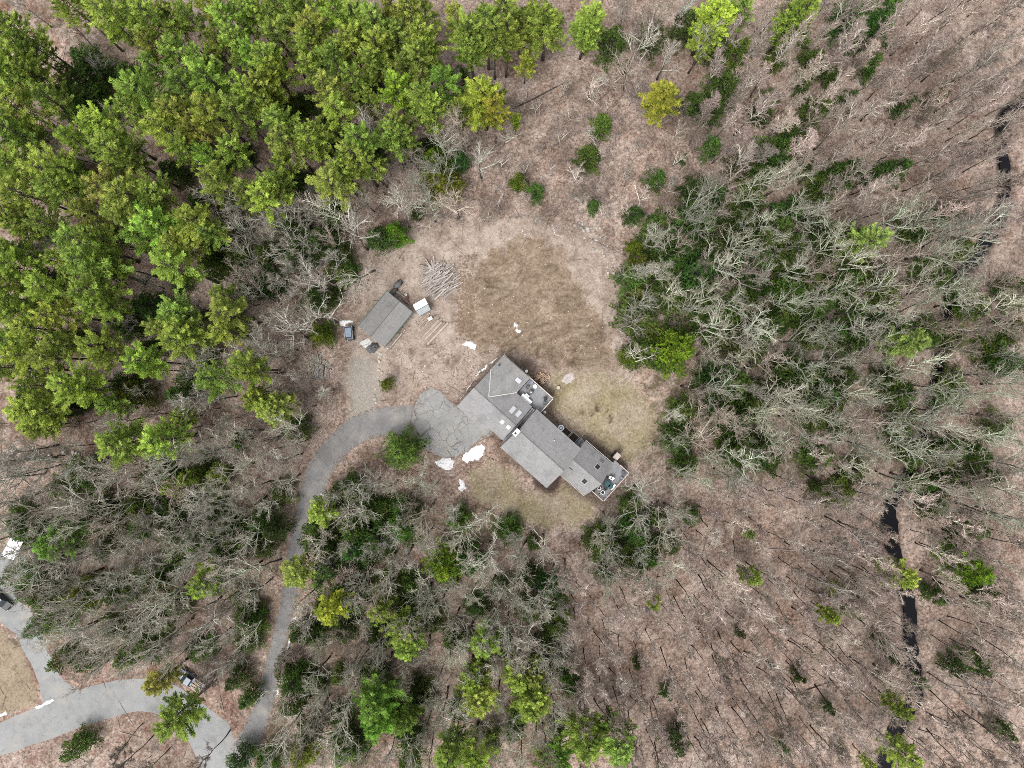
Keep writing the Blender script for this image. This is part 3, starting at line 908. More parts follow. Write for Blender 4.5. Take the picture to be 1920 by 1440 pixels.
def pot(s, t, z, rad, m, label):
    r = hthing('flower_pot', s, t, z, 0, label, 'pot', 'pots on the end deck')
    mb = MB(); mb.tube([(0, 0, 0), (0, 0, rad * 1.3), (0, 0, rad * 1.4)], [rad * .7, rad, rad * 1.06], 12); mb.build('pot_body', m, r)
    mb = MB(); mb.cyl(0, 0, rad * 1.41, rad * 1.43, rad * .85, 12); mb.build('soil', M['soil'], r)
# end deck
t_ = hthing('patio_table', 303, 49, 2.41, 0, 'dark square table with glass top on the end deck', 'table')
mb = MB(); mb.box(-.75, .75, -.75, .75, .68, .73); mb.build('tabletop', M['glass'], t_)
for sx in (-1, 1):
    for sy in (-1, 1):
        mb = MB(); mb.box(sx * .66 - .03, sx * .66 + .03, sy * .66 - .03, sy * .66 + .03, 0, .68); mb.build('leg', M['black'], t_)
round_table(310, 50, 2.41, .55, M['teal'], 'round teal table beside the dark square table on the end deck')
round_table(317.5, 50, 2.41, .42, M['teal'], 'small teal table between the round teal table and the outer rail')
chair(313, 58.5, 2.41, 3.0, M['black'], 'black chair behind the round teal table on the end deck', 'chairs on the end deck')
chair(304, 59.5, 2.41, 2.8, M['tarp'], 'dark chair at the square table on the end deck', 'chairs on the end deck')
chair(306, 37.5, 2.41, .2, M['white'], 'white lounge chair above the dark square table on the end deck', 'chairs on the end deck')
chair(310.5, 36, 2.41, -.1, M['white'], 'white chair next to the white lounge chair on the end deck', 'chairs on the end deck')
chair(318, 13.5, 2.41, -.7, M['tarp'], 'dark chair alone at the upper rail corner of the end deck', 'chairs on the end deck')
chair(323, 24, 2.41, -1.5, M['bluegrey'], 'blue-grey chair against the outer rail of the end deck', 'chairs on the end deck')
b_ = hthing('bench', 322.3, 47, 2.41, R(90), 'narrow white bench along the outer rail of the end deck', 'bench')
mb = MB(); mb.box(-.6, .6, -.18, .18, .4, .45); mb.build('seat', M['white'], b_)
for sx in (-.5, .5):
    mb = MB(); mb.box(sx - .05, sx + .05, -.15, .15, 0, .4); mb.build('leg', M['white'], b_)
pot(300, 70, 2.41, .26, M['black'], 'black pot near the gable on the pale end of the deck')
pot(304, 66.5, 2.41, .3, M['white'], 'white pot beside the black pot on the deck end')
pot(314, 68, 2.41, .36, M['white'], 'large white pot by the dark chair on the deck end')
pot(311, 74, 2.41, .24, M['flash'], 'small grey pot next to the lower rail of the deck')
pot(299.5, 77, 2.41, .24, M['black'], 'dark pot in the corner where the deck meets the roof')
# beside the middle wing
def gthing(name, px, py, rz, label, cat, group=None, z=None):
    x, y = W(px, py)
    return empty(name, (x, y, gz(px, py) if z is None else z), rz, label, cat, group)
sp_ = gthing('cable_drum', 1051.5, 802, 0, 'round white drum with a blue centre standing beside the middle wing', 'drum')
mb = MB(); mb.cyl(0, 0, .0, .08, .55, 20); mb.build('flange', M['white'], sp_)
mb = MB(); mb.cyl(0, 0, .08, .72, .3, 16); mb.build('core', M['lumber'], sp_)
mb = MB(); mb.cyl(0, 0, .72, .80, .56, 20); mb.build('flange', M['white'], sp_)
mb = MB(); mb.cyl(0, 0, .80, .83, .36, 16); mb.build('ring', M['bluegrey'], sp_)
mb = MB(); mb.cyl(0, 0, .83, .86, .2, 12); mb.build('hub', M['white'], sp_)
def cold_frame(px, py, a, b, label, glass=None):
    r = gthing('garden_bed', px, py, HROT, label, 'garden bed')
    for k, q in enumerate(((-a, a, -b, -b + .08), (-a, a, b - .08, b), (-a, -a + .08, -b + .08, b - .08), (a - .08, a, -b + .08, b - .08))):
        mb = MB(); mb.box(*q, -.1, .45); mb.build('plank', M['rail'], r)
    mb = MB(); mb.box(-a + .08, a - .08, -b + .08, b - .08, -.1, .3); mb.build('soil', M['soil'], r)
    if glass:
        mb = MB(); mb.slab([(-a, -b, .5), (a * .2, -b, .5), (a * .2, b, .62), (-a, b, .62)], .04); mb.build('pane', M['paleglass'], r)
        mb = MB(); mb.slab([(a * .22, -b, .5), (a, -b, .5), (a, b * .2, .58), (a * .22, b * .2, .58)], .04); mb.build('pane', M['teal'], r)
    return r
cold_frame(1062, 809.5, .8, .6, 'dark soil bed next to the white drum')
cold_frame(1075.5, 820, .8, .75, 'dark soil bed with sticks between the drum and the glass frame')
cold_frame(1089.5, 831, .75, .75, 'garden frame covered with pale and teal glass at the wing corner', True)
wb = gthing('bucket', 987, 696, 0, 'white bucket beside the upper gable wall of the house', 'bucket')
mb = MB(); mb.tube([(0, 0, 0), (0, 0, .42)], [.22, .28], 12); mb.build('bucket_body', M['white'], wb)
mb = MB(); mb.cyl(0, 0, .42, .45, .29, 12); mb.build('lid', M['white'], wb)
wb = gthing('bucket', 1021.5, 772.5, 0, 'white bucket under the lower corner of the square deck', 'bucket')
mb = MB(); mb.tube([(0, 0, 0), (0, 0, .42)], [.2, .26], 12); mb.build('bucket_body', M['white'], wb)
mb = MB(); mb.cyl(0, 0, .42, .45, .27, 12); mb.build('lid', M['white'], wb)
st_ = gthing('tree_stump', 1046.5, 727.5, 0, 'pale cut tree stump on the lawn beyond the wood pile', 'stump')
mb = MB(); mb.tube([(0, 0, -.1), (0, 0, .3), (0, .02, .5)], [.5, .4, .38], 12); mb.build('bark', M['logbark'], st_)
mb = MB(); mb.cyl(0, .02, .5, .52, .36, 12); mb.build('cut_face', M['logend'], st_)

# ---------------------------------------------------------------- wood piles: every piece lies on its own
def log_mesh(length, r, m_bark, m_end, sides=8):
    mb = MB()
    n = 5
    pts = [((i / (n - 1) - .5) * length, random.gauss(0, .03), random.gauss(0, .03)) for i in range(n)]
    rad = [r * (1.12 - .25 * i / (n - 1)) for i in range(n)]
    mb.tube(pts, rad, sides, 0)
    mb.m[-1] = 1; mb.m[-2] = 1
    return mb.mesh('log', m_bark, m_end, smooth=False)
LOGS = [log_mesh(l, r, M['logbark'], M['logend']) for l, r in ((2.6, .12), (3.2, .14), (3.8, .13), (2.0, .15), (4.4, .14), (3.0, .18))]
def pile(n, cx, cy, rx, ry, ang, jit, hmax, label, group, meshes, name='log', cat='log', axis=None):
    for i in range(n):
        while True:
            a, b = random.uniform(-1, 1), random.uniform(-1, 1)
            if a * a + b * b < 1: break
        ca, sa = math.cos(ang), math.sin(ang)
        px = cx + a * rx * ca + b * ry * sa
        py = cy - a * rx * sa + b * ry * ca
        h = hmax * (1 - a * a - b * b) * random.uniform(.25, 1)
        x, y = W(px, py)
        o = link(name, random.choice(meshes), None, (x, y, gz(px, py) + .1 + h), (random.uniform(-3, 3), random.gauss(0, .07), ang + random.gauss(0, jit)))
        tag(o, label, cat, group)
pile(78, 826, 526, 22, 31, R(36), .16, 1.3, 'weathered grey log heaped in the big log pile above the white hut', 'logs heaped in the big pile', LOGS)
pile(12, 812, 505, 14, 10, R(140), .5, .5, 'loose pole lying across the upper edge of the big log pile', 'loose poles at the big pile', LOGS[2:5], 'pole', 'pole')
pile(26, 603, 692, 12, 15, R(72), .22, .7, 'brown weathered pole in the small heap left of the gravel track', 'poles in the small heap', LOGS, 'pole', 'pole')
LUM = []
for l, w_, h_ in ((1.6, .12, .07), (2.1, .14, .06), (1.2, .2, .08), (2.4, .1, .1)):
    mb = MB(); mb.box(-l / 2, l / 2, -w_ / 2, w_ / 2, 0, h_); LUM.append(mb.mesh('board', M['lumber']))
pile(20, 800, 600, 13, 9, R(52), .25, .35, 'short tan board scattered in front of the white-roofed hut', 'boards in front of the hut', LUM, 'board', 'board')
BEAM = []
for l in (5.2, 5.6, 4.6):
    mb = MB(); mb.box(-l / 2, l / 2, -.17, .17, 0, .22); BEAM.append(mb.mesh('beam', M['lumber']))
for k, (px, py, z, lab) in enumerate(((806, 616.5, 0, 'long beam along the hut side of the lumber stack'), (809.5, 618.5, 0, 'second beam from the hut side of the lumber stack'), (813, 620.5, .02, 'middle beam of the lumber stack by the hut'),
                                 (818, 624.5, 0, 'long pale beam on the dirt side of the lumber stack'), (821, 626, .2, 'topmost pale beam of the lumber stack by the hut'), (807.5, 617.5, .21, 'upper beam resting on the hut side of the lumber stack'))):
    x, y = W(px, py)
    tag(link('beam', BEAM[k % 3], None, (x, y, gz(px, py) + z), (0, 0, R(48) + random.gauss(0, .02))), lab, 'beam', 'beams in the lumber stack')
bk = gthing('block', 807, 598, .5, 'pale block of stone standing among the boards by the hut', 'block')
mb = MB(); mb.box(-.42, .42, -.3, .3, -.05, .55); bevelled(mb.build('block_body', M['concrete'], bk), .05)
mb = MB(); mb.box(-.46, .46, -.34, .34, .55, .62); mb.build('cap', M['flash'], bk)
FW = []
for l, r in ((.55, .1), (.6, .12), (.7, .09)):
    mb = MB()
    tri = [(-l / 2, -r, 0), (-l / 2, r, 0), (-l / 2, 0, r * 1.5), (l / 2, -r, 0), (l / 2, r, 0), (l / 2, 0, r * 1.5)]
    mb.add(tri, [(0, 1, 2), (5, 4, 3), (0, 3, 4, 1), (1, 4, 5, 2), (2, 5, 3, 0)]); FW.append(mb.mesh('firewood', M['firewood']))
for i in range(54):
    a, b = random.uniform(-1, 1), random.uniform(-1, 1)
    px, py = 1014 + 10 * a * .745 - 8 * b * .667, 709 + 10 * a * .667 + 8 * b * .745
    x, y = W(px, py)
    o = link('firewood', random.choice(FW), None, (x, y, .05 + .8 * random.random() * (1 - .5 * abs(b))), (random.uniform(-.4, .4), random.gauss(0, .2), HROT + random.choice((0, 1.57, 1.2)) + random.gauss(0, .25)))
    tag(o, 'pale split firewood piece in the heap beside the square deck', 'firewood', 'split firewood by the deck')
for i in range(9):
    a, b = random.uniform(-1, 1), random.uniform(-1, 1)
    px, py = 1027 + 4 * a, 709 + 5 * b
    x, y = W(px, py)
    o = link('firewood', random.choice(FW), None, (x, y, .05 + .3 * random.random()), (random.uniform(-.4, .4), 0, random.uniform(0, 3)))
    tag(o, 'split firewood piece fallen off the lawn side of the heap', 'firewood', 'split firewood fallen off the heap')

# ---------------------------------------------------------------- the shed, the white-roofed hut and what stands round them
SK = PX * (CAM_H - 3.4) / CAM_H
def SW(px, py): return ((px - 960) * SK, (720 - py) * SK)
c0 = np.mean([SW(*p) for p in ((723, 545.6), (773, 584), (720, 651), (671, 610))], axis=0)
ax = np.array(SW(687.8, 631)) - np.array(SW(743, 563)); ax /= np.linalg.norm(ax)
SROT = math.atan2(ax[1], ax[0])
shed = empty('shed', (c0[0], c0[1], 0), SROT, 'long grey-roofed shed with green trim at the left of the dirt clearing', 'shed')
LL, WW = 8.3 / 2, 6.1 / 2
ez, rz_ = 2.7, 4.0
mb = MB(); mb.slab([(-LL, 0.15, rz_), (-LL, WW, ez), (LL, WW, ez), (LL, .15, rz_)][::-1], .12)
mb.slab([(-LL, .15, rz_ + .01), (LL, .15, rz_ + .01), (LL, -WW, ez), (-LL, -WW, ez)][::-1], .12)
sr = mb.build('roof', M['shed_shingle'], shed)
mb = MB(); mb.tube([(-LL, .15, rz_ + .03), (LL, .15, rz_ + .03)], [.07, .07], 5); mb.build('ridge_cap', M['tarp'], sr)
mb = MB(); mb.box(-LL + .25, LL - .25, -WW + .3, WW - .3, 0, ez - .05)
for x in (-LL + .26, LL - .26): mb.add([(x, -WW + .3, ez - .06), (x, WW - .3, ez - .06), (x, .15, rz_ - .14)], [(0, 1, 2), (2, 1, 0)])
mb.build('wall', M['wall'], shed)
for sgn in (-1, 1):
    mb = MB(); mb.tube([(-LL, sgn * (WW + .06), ez - .03), (LL, sgn * (WW + .06), ez - .03)], [.07, .07], 5)
    mb.build('gutter', M['green'], shed)
mb = MB(); mb.box(LL - .27, LL - .2, -1.3, 1.3, 0, 2.1); d_ = mb.build('door', M['green'], shed)
mb = MB(); mb.box(LL - .2, LL - .14, -.1, .0, .9, 1.1); mb.build('handle', M['black'], d_)
# long boards leaning on the shed's right wall
P_ = np.array
for k in range(9):
    u = -LL + 1.4 + .3 * k + random.uniform(-.1, .1) if k < 4 else LL - 2.9 + .25 * k
    l = random.uniform(2.2, 3.2)
    cx, cy = (c0 + ax * (0.8 + .28 * k) + np.array([-ax[1], ax[0]]) * (WW + .55 + .06 * (k % 3)))
    mb = MB(); mb.box(-l / 2, l / 2, -.07, .07, 0, .05)
    o = mb.build('board', M['lumber' if k % 3 else 'flash'], None, loc=(cx, cy, .15 + .12 * (k % 4)), rot=(.3, 0, SROT))
    tag(o, 'pale board in the row along the green-trimmed side of the shed', 'board', 'boards along the shed wall')
# slab and dark tarpaulin at the shed's lower gable
flat_sheet('concrete_apron', [(676, 640), (690, 636), (704, 648), (700, 662), (696, 676), (676, 676), (670, 656)], M['concrete'], .03, 1.0, 4)
tp = gthing('tarpaulin', 699, 652, .5, 'crumpled dark tarpaulin over a heap at the lower gable of the shed', 'tarpaulin')
def lump(rx, ry, h, n=14, rough=.25, seed=0):
    rnd = random.Random(seed)
    verts, faces = [(0, 0, h)], []
    rings = 4
    for j in range(1, rings + 1):
        for i in range(n):
            a = 6.2832 * i / n
            f = j / rings
            rr = f * (1 + rnd.uniform(-rough, rough) * f)
            verts.append((rx * rr * math.cos(a), ry * rr * math.sin(a), h * (1 - f ** 1.7) * (1 + rnd.uniform(-rough, rough)) - (.06 if j == rings else 0)))
    for i in range(n): faces.append((0, 1 + i, 1 + (i + 1) % n))
    for j in range(rings - 1):
        for i in range(n):
            a = 1 + j * n + i; b = 1 + j * n + (i + 1) % n
            faces.append((a, a + n, b + n, b))
    return verts, faces
mb = MB(); mb.add(*lump(1.3, .95, 1.1, seed=3)); mb.build('sheet', M['tarp'], tp)
mb = MB(); mb.add(*[[(x + .2, y + .2, z) for x, y, z in lump(.22, .18, 1.25, 8, seed=5)[0]], lump(.22, .18, 1.25, 8, seed=5)[1]]); mb.build('bag', M['skyl'], tp)
# white-roofed hut
hc = np.array(W(791.5, 576, 2.2))
hut = empty('hut', (hc[0], hc[1], 0), R(30), 'small hut with one white and one grey roof slope beside the log pile', 'hut')
mb = MB(); mb.slab([(-1.3, -.1, 2.5), (1.25, -.1, 2.5), (1.25, 1.25, 2.05), (-1.3, 1.25, 2.05)], .08); mb.build('roof', M['whitemetal'], hut)['label'] = 'white roof slope'
mb = MB(); mb.slab([(-1.28, -.1, 2.49), (-1.2, -1.15, 2.05), (1.1, -1.2, 2.05), (1.24, -.1, 2.49)], .08); mb.build('roof', M['greymetal'], hut)['label'] = 'grey roof slope'
mb = MB(); mb.box(-1.1, 1.05, -1.0, 1.1, 0, 2.0); mb.build('wall', M['wall'], hut)
mb = MB(); mb.box(1.05, 1.1, -.4, .4, 0, 1.8); mb.build('door', M['green'], hut)
mb = MB(); mb.tube([(-1.29, -.1, 2.53), (1.25, -.1, 2.53)], [.05, .05], 5); mb.build('ridge_cap', M['green'], hut)
# junk behind the shed
for (px, py, l, w_, a, mk, lab, nm) in ((747, 534, 1.7, .9, 50, 'tarp', 'dark tarped stack behind the upper end of the shed', 'tarped_stack'), (738, 548, 1.6, .7, 45, 'tarp', 'small dark crate stack against the shed gable', 'crate_stack')):
    r = gthing(nm, px, py, R(a), lab, 'stack')
    mb = MB(); mb.box(-l / 2, l / 2, -w_ / 2, w_ / 2, 0, .7); mb.build('crate', M['soil'], r)
    mb = MB(); vv, ff = lump(l / 2 * 1.1, w_ / 2 * 1.2, .35, 12, .2, 9); mb.add([(x, y, z + .72) for x, y, z in vv], ff); mb.build('cover', M[mk], r)
for k, (px, py, a, l) in enumerate(((755, 560, -45, 2.6), (760, 563, -50, 2.2), (766, 562, -80, 2.2), (763, 569, -40, 1.6), (770, 574, -55, 1.7), (752, 553, -35, 2.0), (757, 540, 42, 1.5))):
    mb = MB(); mb.box(-l / 2, l / 2, -.1, .1, 0, .12)
    x, y = W(px, py)
    tag(mb.build('plank', M['rust'] if k in (2, 3) else M['lumber'], None, loc=(x, y, gz(px, py) + .05 + .04 * k), rot=(0, .05, R(a))),
        ['tan plank lying behind the upper corner of the shed', 'second tan plank behind the shed, nearer the hut', 'rusty red plank pointing at the white hut', 'short rusty plank beside the hut corner', 'short plank touching the hut corner', 'plank under the shed gable overhang', 'short plank beside the dark tarped stack'][k], 'plank', 'planks behind the shed')
bl = gthing('gas_bottle', 761.5, 553, 0, 'white gas bottle standing among the planks behind the shed', 'bottle')
mb = MB(); mb.tube([(0, 0, 0), (0, 0, .1), (0, 0, .55), (0, 0, .68)], [.18, .22, .22, .12], 12); mb.build('bottle_body', M['white'], bl)
mb = MB(); mb.cyl(0, 0, .68, .8, .06, 8); mb.build('valve', M['black'], bl)

# ---------------------------------------------------------------- vehicles
def wheel(parent, x, y, r, w_):
    mb = MB(); mb.tube([(x, y - w_ / 2, r), (x, y + w_ / 2, r)], [r, r], 14); o = mb.build('wheel', M['tyre'], parent)
    mb = MB(); mb.tube([(x, y - w_ / 2 - .01, r), (x, y + w_ / 2 + .01, r)], [r * .55, r * .55], 10); mb.build('rim', M['flash'], o)
def profile_body(name, prof, half, mat, parent, inset=.06, bev=.05):
    """a closed side profile (x, z) drawn across the vehicle, narrower at the top"""
    zs = [p[1] for p in prof]; z0, z1 = min(zs), max(zs)
    mb = MB()
    n = len(prof)
    vs_ = []
    for sg in (-1, 1):
        for x, z in prof:
            vs_.append((x, sg * (half - inset * (z - z0) / (z1 - z0 + 1e-6)), z))
    fs = [tuple(range(n)), tuple(range(2 * n - 1, n - 1, -1))] + [((i + 1) % n, i, i + n, (i + 1) % n + n) for i in range(n)]
    mb.add(vs_, fs)
    return bevelled(mb.build(name, mat, parent), bev)
# pickup by the lower road
tk = gthing('pickup_truck', 360, 1271.5, math.atan2(.56, -.83), 'blue-grey pickup truck parked by the lower road, its bed full of tan lumber', 'pickup truck')
profile_body('body', [(-2.7, .45), (-2.7, 1.05), (-.55, 1.08), (.95, 1.10), (2.45, 1.0), (2.7, .8), (2.7, .45)], .98, M['bluegrey'], tk)
profile_body('cab', [(-.5, 1.1), (-.42, 1.62), (-.25, 1.78), (.62, 1.78), (.8, 1.7), (1.45, 1.1)], .88, M['glass'], tk, .16)
mb = MB(); mb.box(-.32, .68, -.68, .68, 1.77, 1.84); bevelled(mb.build('cab_roof', M['bluegrey'], tk), .03)
mb = MB(); mb.slab([(.98, -.75, 1.135), (2.42, -.72, 1.035), (2.42, .72, 1.035), (.98, .75, 1.135)], .03); mb.build('bonnet', M['bluegrey'], tk)
mb = MB(); mb.box(2.70, 2.78, -.95, .95, .45, .7); mb.build('bumper', M['flash'], tk)
mb = MB(); mb.box(-2.78, -2.70, -.95, .95, .45, .7); mb.build('bumper', M['flash'], tk)
for sy in (-1, 1):
    mb = MB(); mb.box(2.66, 2.74, sy * .75 - .14, sy * .75 + .14, .72, .9); mb.build('headlight', M['skyl'], tk)
    mb = MB(); mb.box(-2.65, -.55, sy * .93 - .05, sy * .93 + .05, 1.06, 1.28); mb.build('bed_side', M['lumber'], tk)
    mb = MB(); mb.box(.85, 1.0, sy * 1.05 - .1, sy * 1.05 + .1, 1.15, 1.32); mb.build('mirror', M['black'], tk)
    for wx in (-1.75, 1.75): wheel(tk, wx, sy * .88, .38, .26)
for k in range(11):
    l = random.uniform(1.3, 2.2)
    mb = MB(); mb.box(-l / 2, l / 2, -.09, .09, 0, .09)
    p = Matrix.Rotation(tk.rotation_euler.z, 3, 'Z') @ Vector((-1.65 + random.uniform(-.2, .2), -.75 + .15 * k, 1.12 + .12 * (k % 3)))
    o = mb.build('board', M['lumber'], None, loc=(tk.location.x + p.x, tk.location.y + p.y, tk.location.z + p.z), rot=(0, 0, tk.rotation_euler.z + random.gauss(0, .06)))
    tag(o, 'tan board loaded in the bed of the blue-grey pickup truck', 'board', 'boards in the pickup bed')
# small utility vehicle by the shed
uv = gthing('utility_vehicle', 657.5, 625.5, R(-86), 'small dark blue utility vehicle with pale roof sheet parked beside the shed', 'utility vehicle')
profile_body('body', [(-1.3, .35), (-1.3, .95), (.55, .95), (1.2, .85), (1.35, .6), (1.3, .35)], .74, M['navy'], uv)
mb = MB(); mb.box(-.95, .75, -.56, .52, 1.86, 1.90); bevelled(mb.build('roof', M['paleglass'], uv), .04)
mb = MB(); mb.box(-1.2, .95, -.70, .70, 1.78, 1.855); bevelled(mb.build('roof_frame', M['navy'], uv), .03)
mb = MB()
for (a, b) in (((-1.22, -.73), (.98, -.73)), ((-1.22, .73), (.98, .73)), ((-1.24, -.72), (-1.24, .72))):
    mb.tube([(*a, 1.83), (*b, 1.83)], [.035, .035], 5)
mb.build('roof_rail', M['flash'], uv)
for sx, sy in ((-1, -1), (-1, 1), (1, -1), (1, 1)):
    mb = MB(); mb.tube([(-1.1 if sx < 0 else 1.0, sy * .66, .9), (-1.0 if sx < 0 else .8, sy * .64, 1.8)], [.035, .035], 5); mb.build('roof_post', M['black'], uv)
    wheel(uv, sx * .85, sy * .72, .32, .24)
    if sx > 0:
        mb = MB(); mb.box(1.26, 1.33, sy * .5 - .12, sy * .5 + .12, .62, .74); mb.build('headlight', M['skyl'], uv)
mb = MB(); mb.box(-.5, .1, -.55, .55, .9, 1.15); mb.build('seat', M['black'], uv)
# black car on the side driveway, cut by the picture's edge
cr_ = gthing('car', 8, 1124, R(-42), 'black car with pale roof on the side driveway at the left edge', 'car')
profile_body('body', [(-2.1, .35), (-2.15, .85), (-1.2, .95), (1.0, .92), (1.95, .78), (2.1, .4)], .88, M['black'], cr_)
profile_body('cabin', [(-1.75, .93), (-1.35, 1.38), (.2, 1.42), (.95, .95)], .8, M['glass'], cr_, .14)
mb = MB(); mb.box(-1.25, .1, -.62, .62, 1.40, 1.45); bevelled(mb.build('roof', M['skyl'], cr_), .04)
for sx in (-1.35, 1.35):
    for sy in (-1, 1): wheel(cr_, sx, sy * .8, .32, .22)
for sy in (-1, 1):
    mb = MB(); mb.box(2.02, 2.1, sy * .6 - .15, sy * .6 + .15, .6, .74); mb.build('headlight', M['skyl'], cr_)
# white canopy
cp = gthing('canopy', 39, 1022, R(62), 'white canopy on four posts at the end of the side driveway', 'canopy')
mb = MB()
mb.slab([(-1.9, -1.2, 2.1), (1.9, -1.2, 2.1), (1.9, 0, 2.7), (-1.9, 0, 2.7)], .05); mb.slab([(-1.9, 0, 2.705), (1.9, 0, 2.705), (1.9, 1.2, 2.1), (-1.9, 1.2, 2.1)], .05)
mb.build('cover', M['whitemetal'], cp)
for sx in (-1, 1):
    for sy in (-1, 1):
        mb = MB(); mb.cyl(sx * 1.8, sy * 1.1, 0, 2.1, .05, 8); mb.build('post', M['flash'], cp)
# parcels beside the truck
pk = gthing('rubble_heap', 314, 1252, .3, 'pale heap of rubble between the golden tree and the pickup', 'rubble heap')
mb = MB(); mb.add(*lump(.9, .7, .5, 10, .4, 21)); mb.build('heap', M['concrete'], pk)
mb = MB(); mb.add(*lump(.3, .35, .75, 7, .4, 22)); mb.build('block', M['white'], pk)

# ---------------------------------------------------------------- old snow
def snow(outline, h, label, seed, step=2.0):
    p = densify(outline, step)
    rnd = np.random.default_rng(seed)
    c = p.mean(0)
    jit = rnd.normal(0, .9, p.shape); jit = (jit + np.roll(jit, 1, 0)) / 1.6
    p = p + jit
    n = len(p)
    mb = MB()
    verts, faces = [], []
    rings = (1.0, .86, .6, .3)
    for k, f in enumerate(rings):
        for q in p:
            x, y = W(*(c + (q - c) * f))
            verts.append((x, y, (-.04 if k == 0 else h * (1 - f ** 3) * (1 + rnd.normal(0, .12)))))
    verts.append((*W(*c), h))
    for k in range(3):
        for i in range(n):
            a, b = k * n + i, k * n + (i + 1) % n
            faces.append((a, b, b + n, a + n))
    for i in range(n): faces.append((3 * n + i, 3 * n + (i + 1) % n, 4 * n))
    zz = gz(*c)
    verts = [(x, y, z + zz) for x, y, z in verts]
    mb.add(verts, faces)
    me = mb.mesh('snow_patch', M['snow'], smooth=True)
    bm = bmesh.new(); bm.from_mesh(me); bmesh.ops.recalc_face_normals(bm, faces=bm.faces[:]); bm.to_mesh(me); bm.free()
    return tag(link('snow_patch', me), label, 'snow patch', 'melting snow patches')
snow([(866, 646), (874, 639), (884, 640), (892, 646), (891, 657), (886, 655), (878, 651)], .3, 'bent white snow patch between the house and the lumber stack', 1)
snow([(963, 608), (967, 606), (971, 609), (970, 614), (964, 614)], .25, 'upper of two small snow balls on the dirt clearing', 2, 1.2)
snow([(968, 618), (973, 616), (977, 620), (974, 625), (969, 623)], .25, 'lower of two small snow balls on the dirt clearing', 3, 1.2)
snow([(868, 852), (885, 840), (903, 832), (910, 838), (907, 852), (898, 862), (884, 864), (875, 869), (866, 862)], .45, 'largest snow heap at the lower corner of the turnaround', 4)
snow([(815, 866), (832, 858), (846, 858), (852, 868), (848, 880), (836, 882), (822, 876)], .4, 'ragged snow heap left of the largest one by the turnaround', 5)
snow([(862, 896), (870, 902), (874, 916), (866, 922), (858, 918), (862, 908)], .2, 'thin snow strip in the shrubs below the turnaround', 6, 1.6)
snow([(635, 604), (642, 600), (658, 600), (662, 604), (650, 607), (646, 613), (638, 611)], .35, 'curved snow patch behind the utility vehicle', 7, 1.6)
snow([(548, 1182), (550, 1188), (544, 1210), (537, 1234), (532, 1246), (531, 1238), (538, 1212)], .3, 'long snow strip along the edge of the lower driveway', 8, 1.6)
snow([(66, 1325), (84, 1316), (101, 1309), (103, 1314), (86, 1322), (70, 1329)], .25, 'flat snow strip beside the road junction', 9, 1.6)
snow([(549, 1158), (556, 1155), (558, 1162), (552, 1166)], .25, 'small round snow lump beside the driveway above the long strip', 10, 1.2)
snow([(535, 1276), (540, 1274), (541, 1281), (536, 1283)], .2, 'tiny snow lump beside the driveway below the long strip', 11, 1.2)
snow([(519, 1292), (525, 1290), (523, 1303), (518, 1308)], .2, 'small snow streak by the driveway mouth', 12, 1.2)
snow([(0, 1338), (10, 1334), (12, 1339), (0, 1345)], .2, 'small snow patch at the left edge above the road', 13, 1.2)
snow([(601, 926), (605, 925), (606, 934), (602, 935)], .2, 'tiny snow lump at the inner driveway edge', 14, 1.2)
for k, (a, b, w_) in enumerate((((931, 671), (918, 683), 6), ((914, 684), (903, 696), 8), ((901, 694), (893, 706), 7), ((893, 706), (882, 722), 5), ((882, 721), (872, 737), 5), ((871, 738), (863, 750), 4))):
    a, b = np.array(a, float), np.array(b, float)
    d = (b - a) / np.linalg.norm(b - a); q = np.array([d[1], -d[0]]) * w_ / 2 - np.array([1.5, 1.5])
    snow([tuple(a + q), tuple((a + b) / 2 + q * 1.4), tuple(b + q), tuple(b - q * .7), tuple((a + b) / 2 - q * .5), tuple(a - q * .7)], .3,
         ['snow streak at the upper corner of the garage wing', 'second snow streak down along the garage eave', 'third snow streak down along the garage eave', 'fourth snow streak down along the garage eave', 'fifth snow streak down along the garage eave', 'lowest snow streak of the garage eave, beside the turnaround'][k], 30 + k, 1.4)
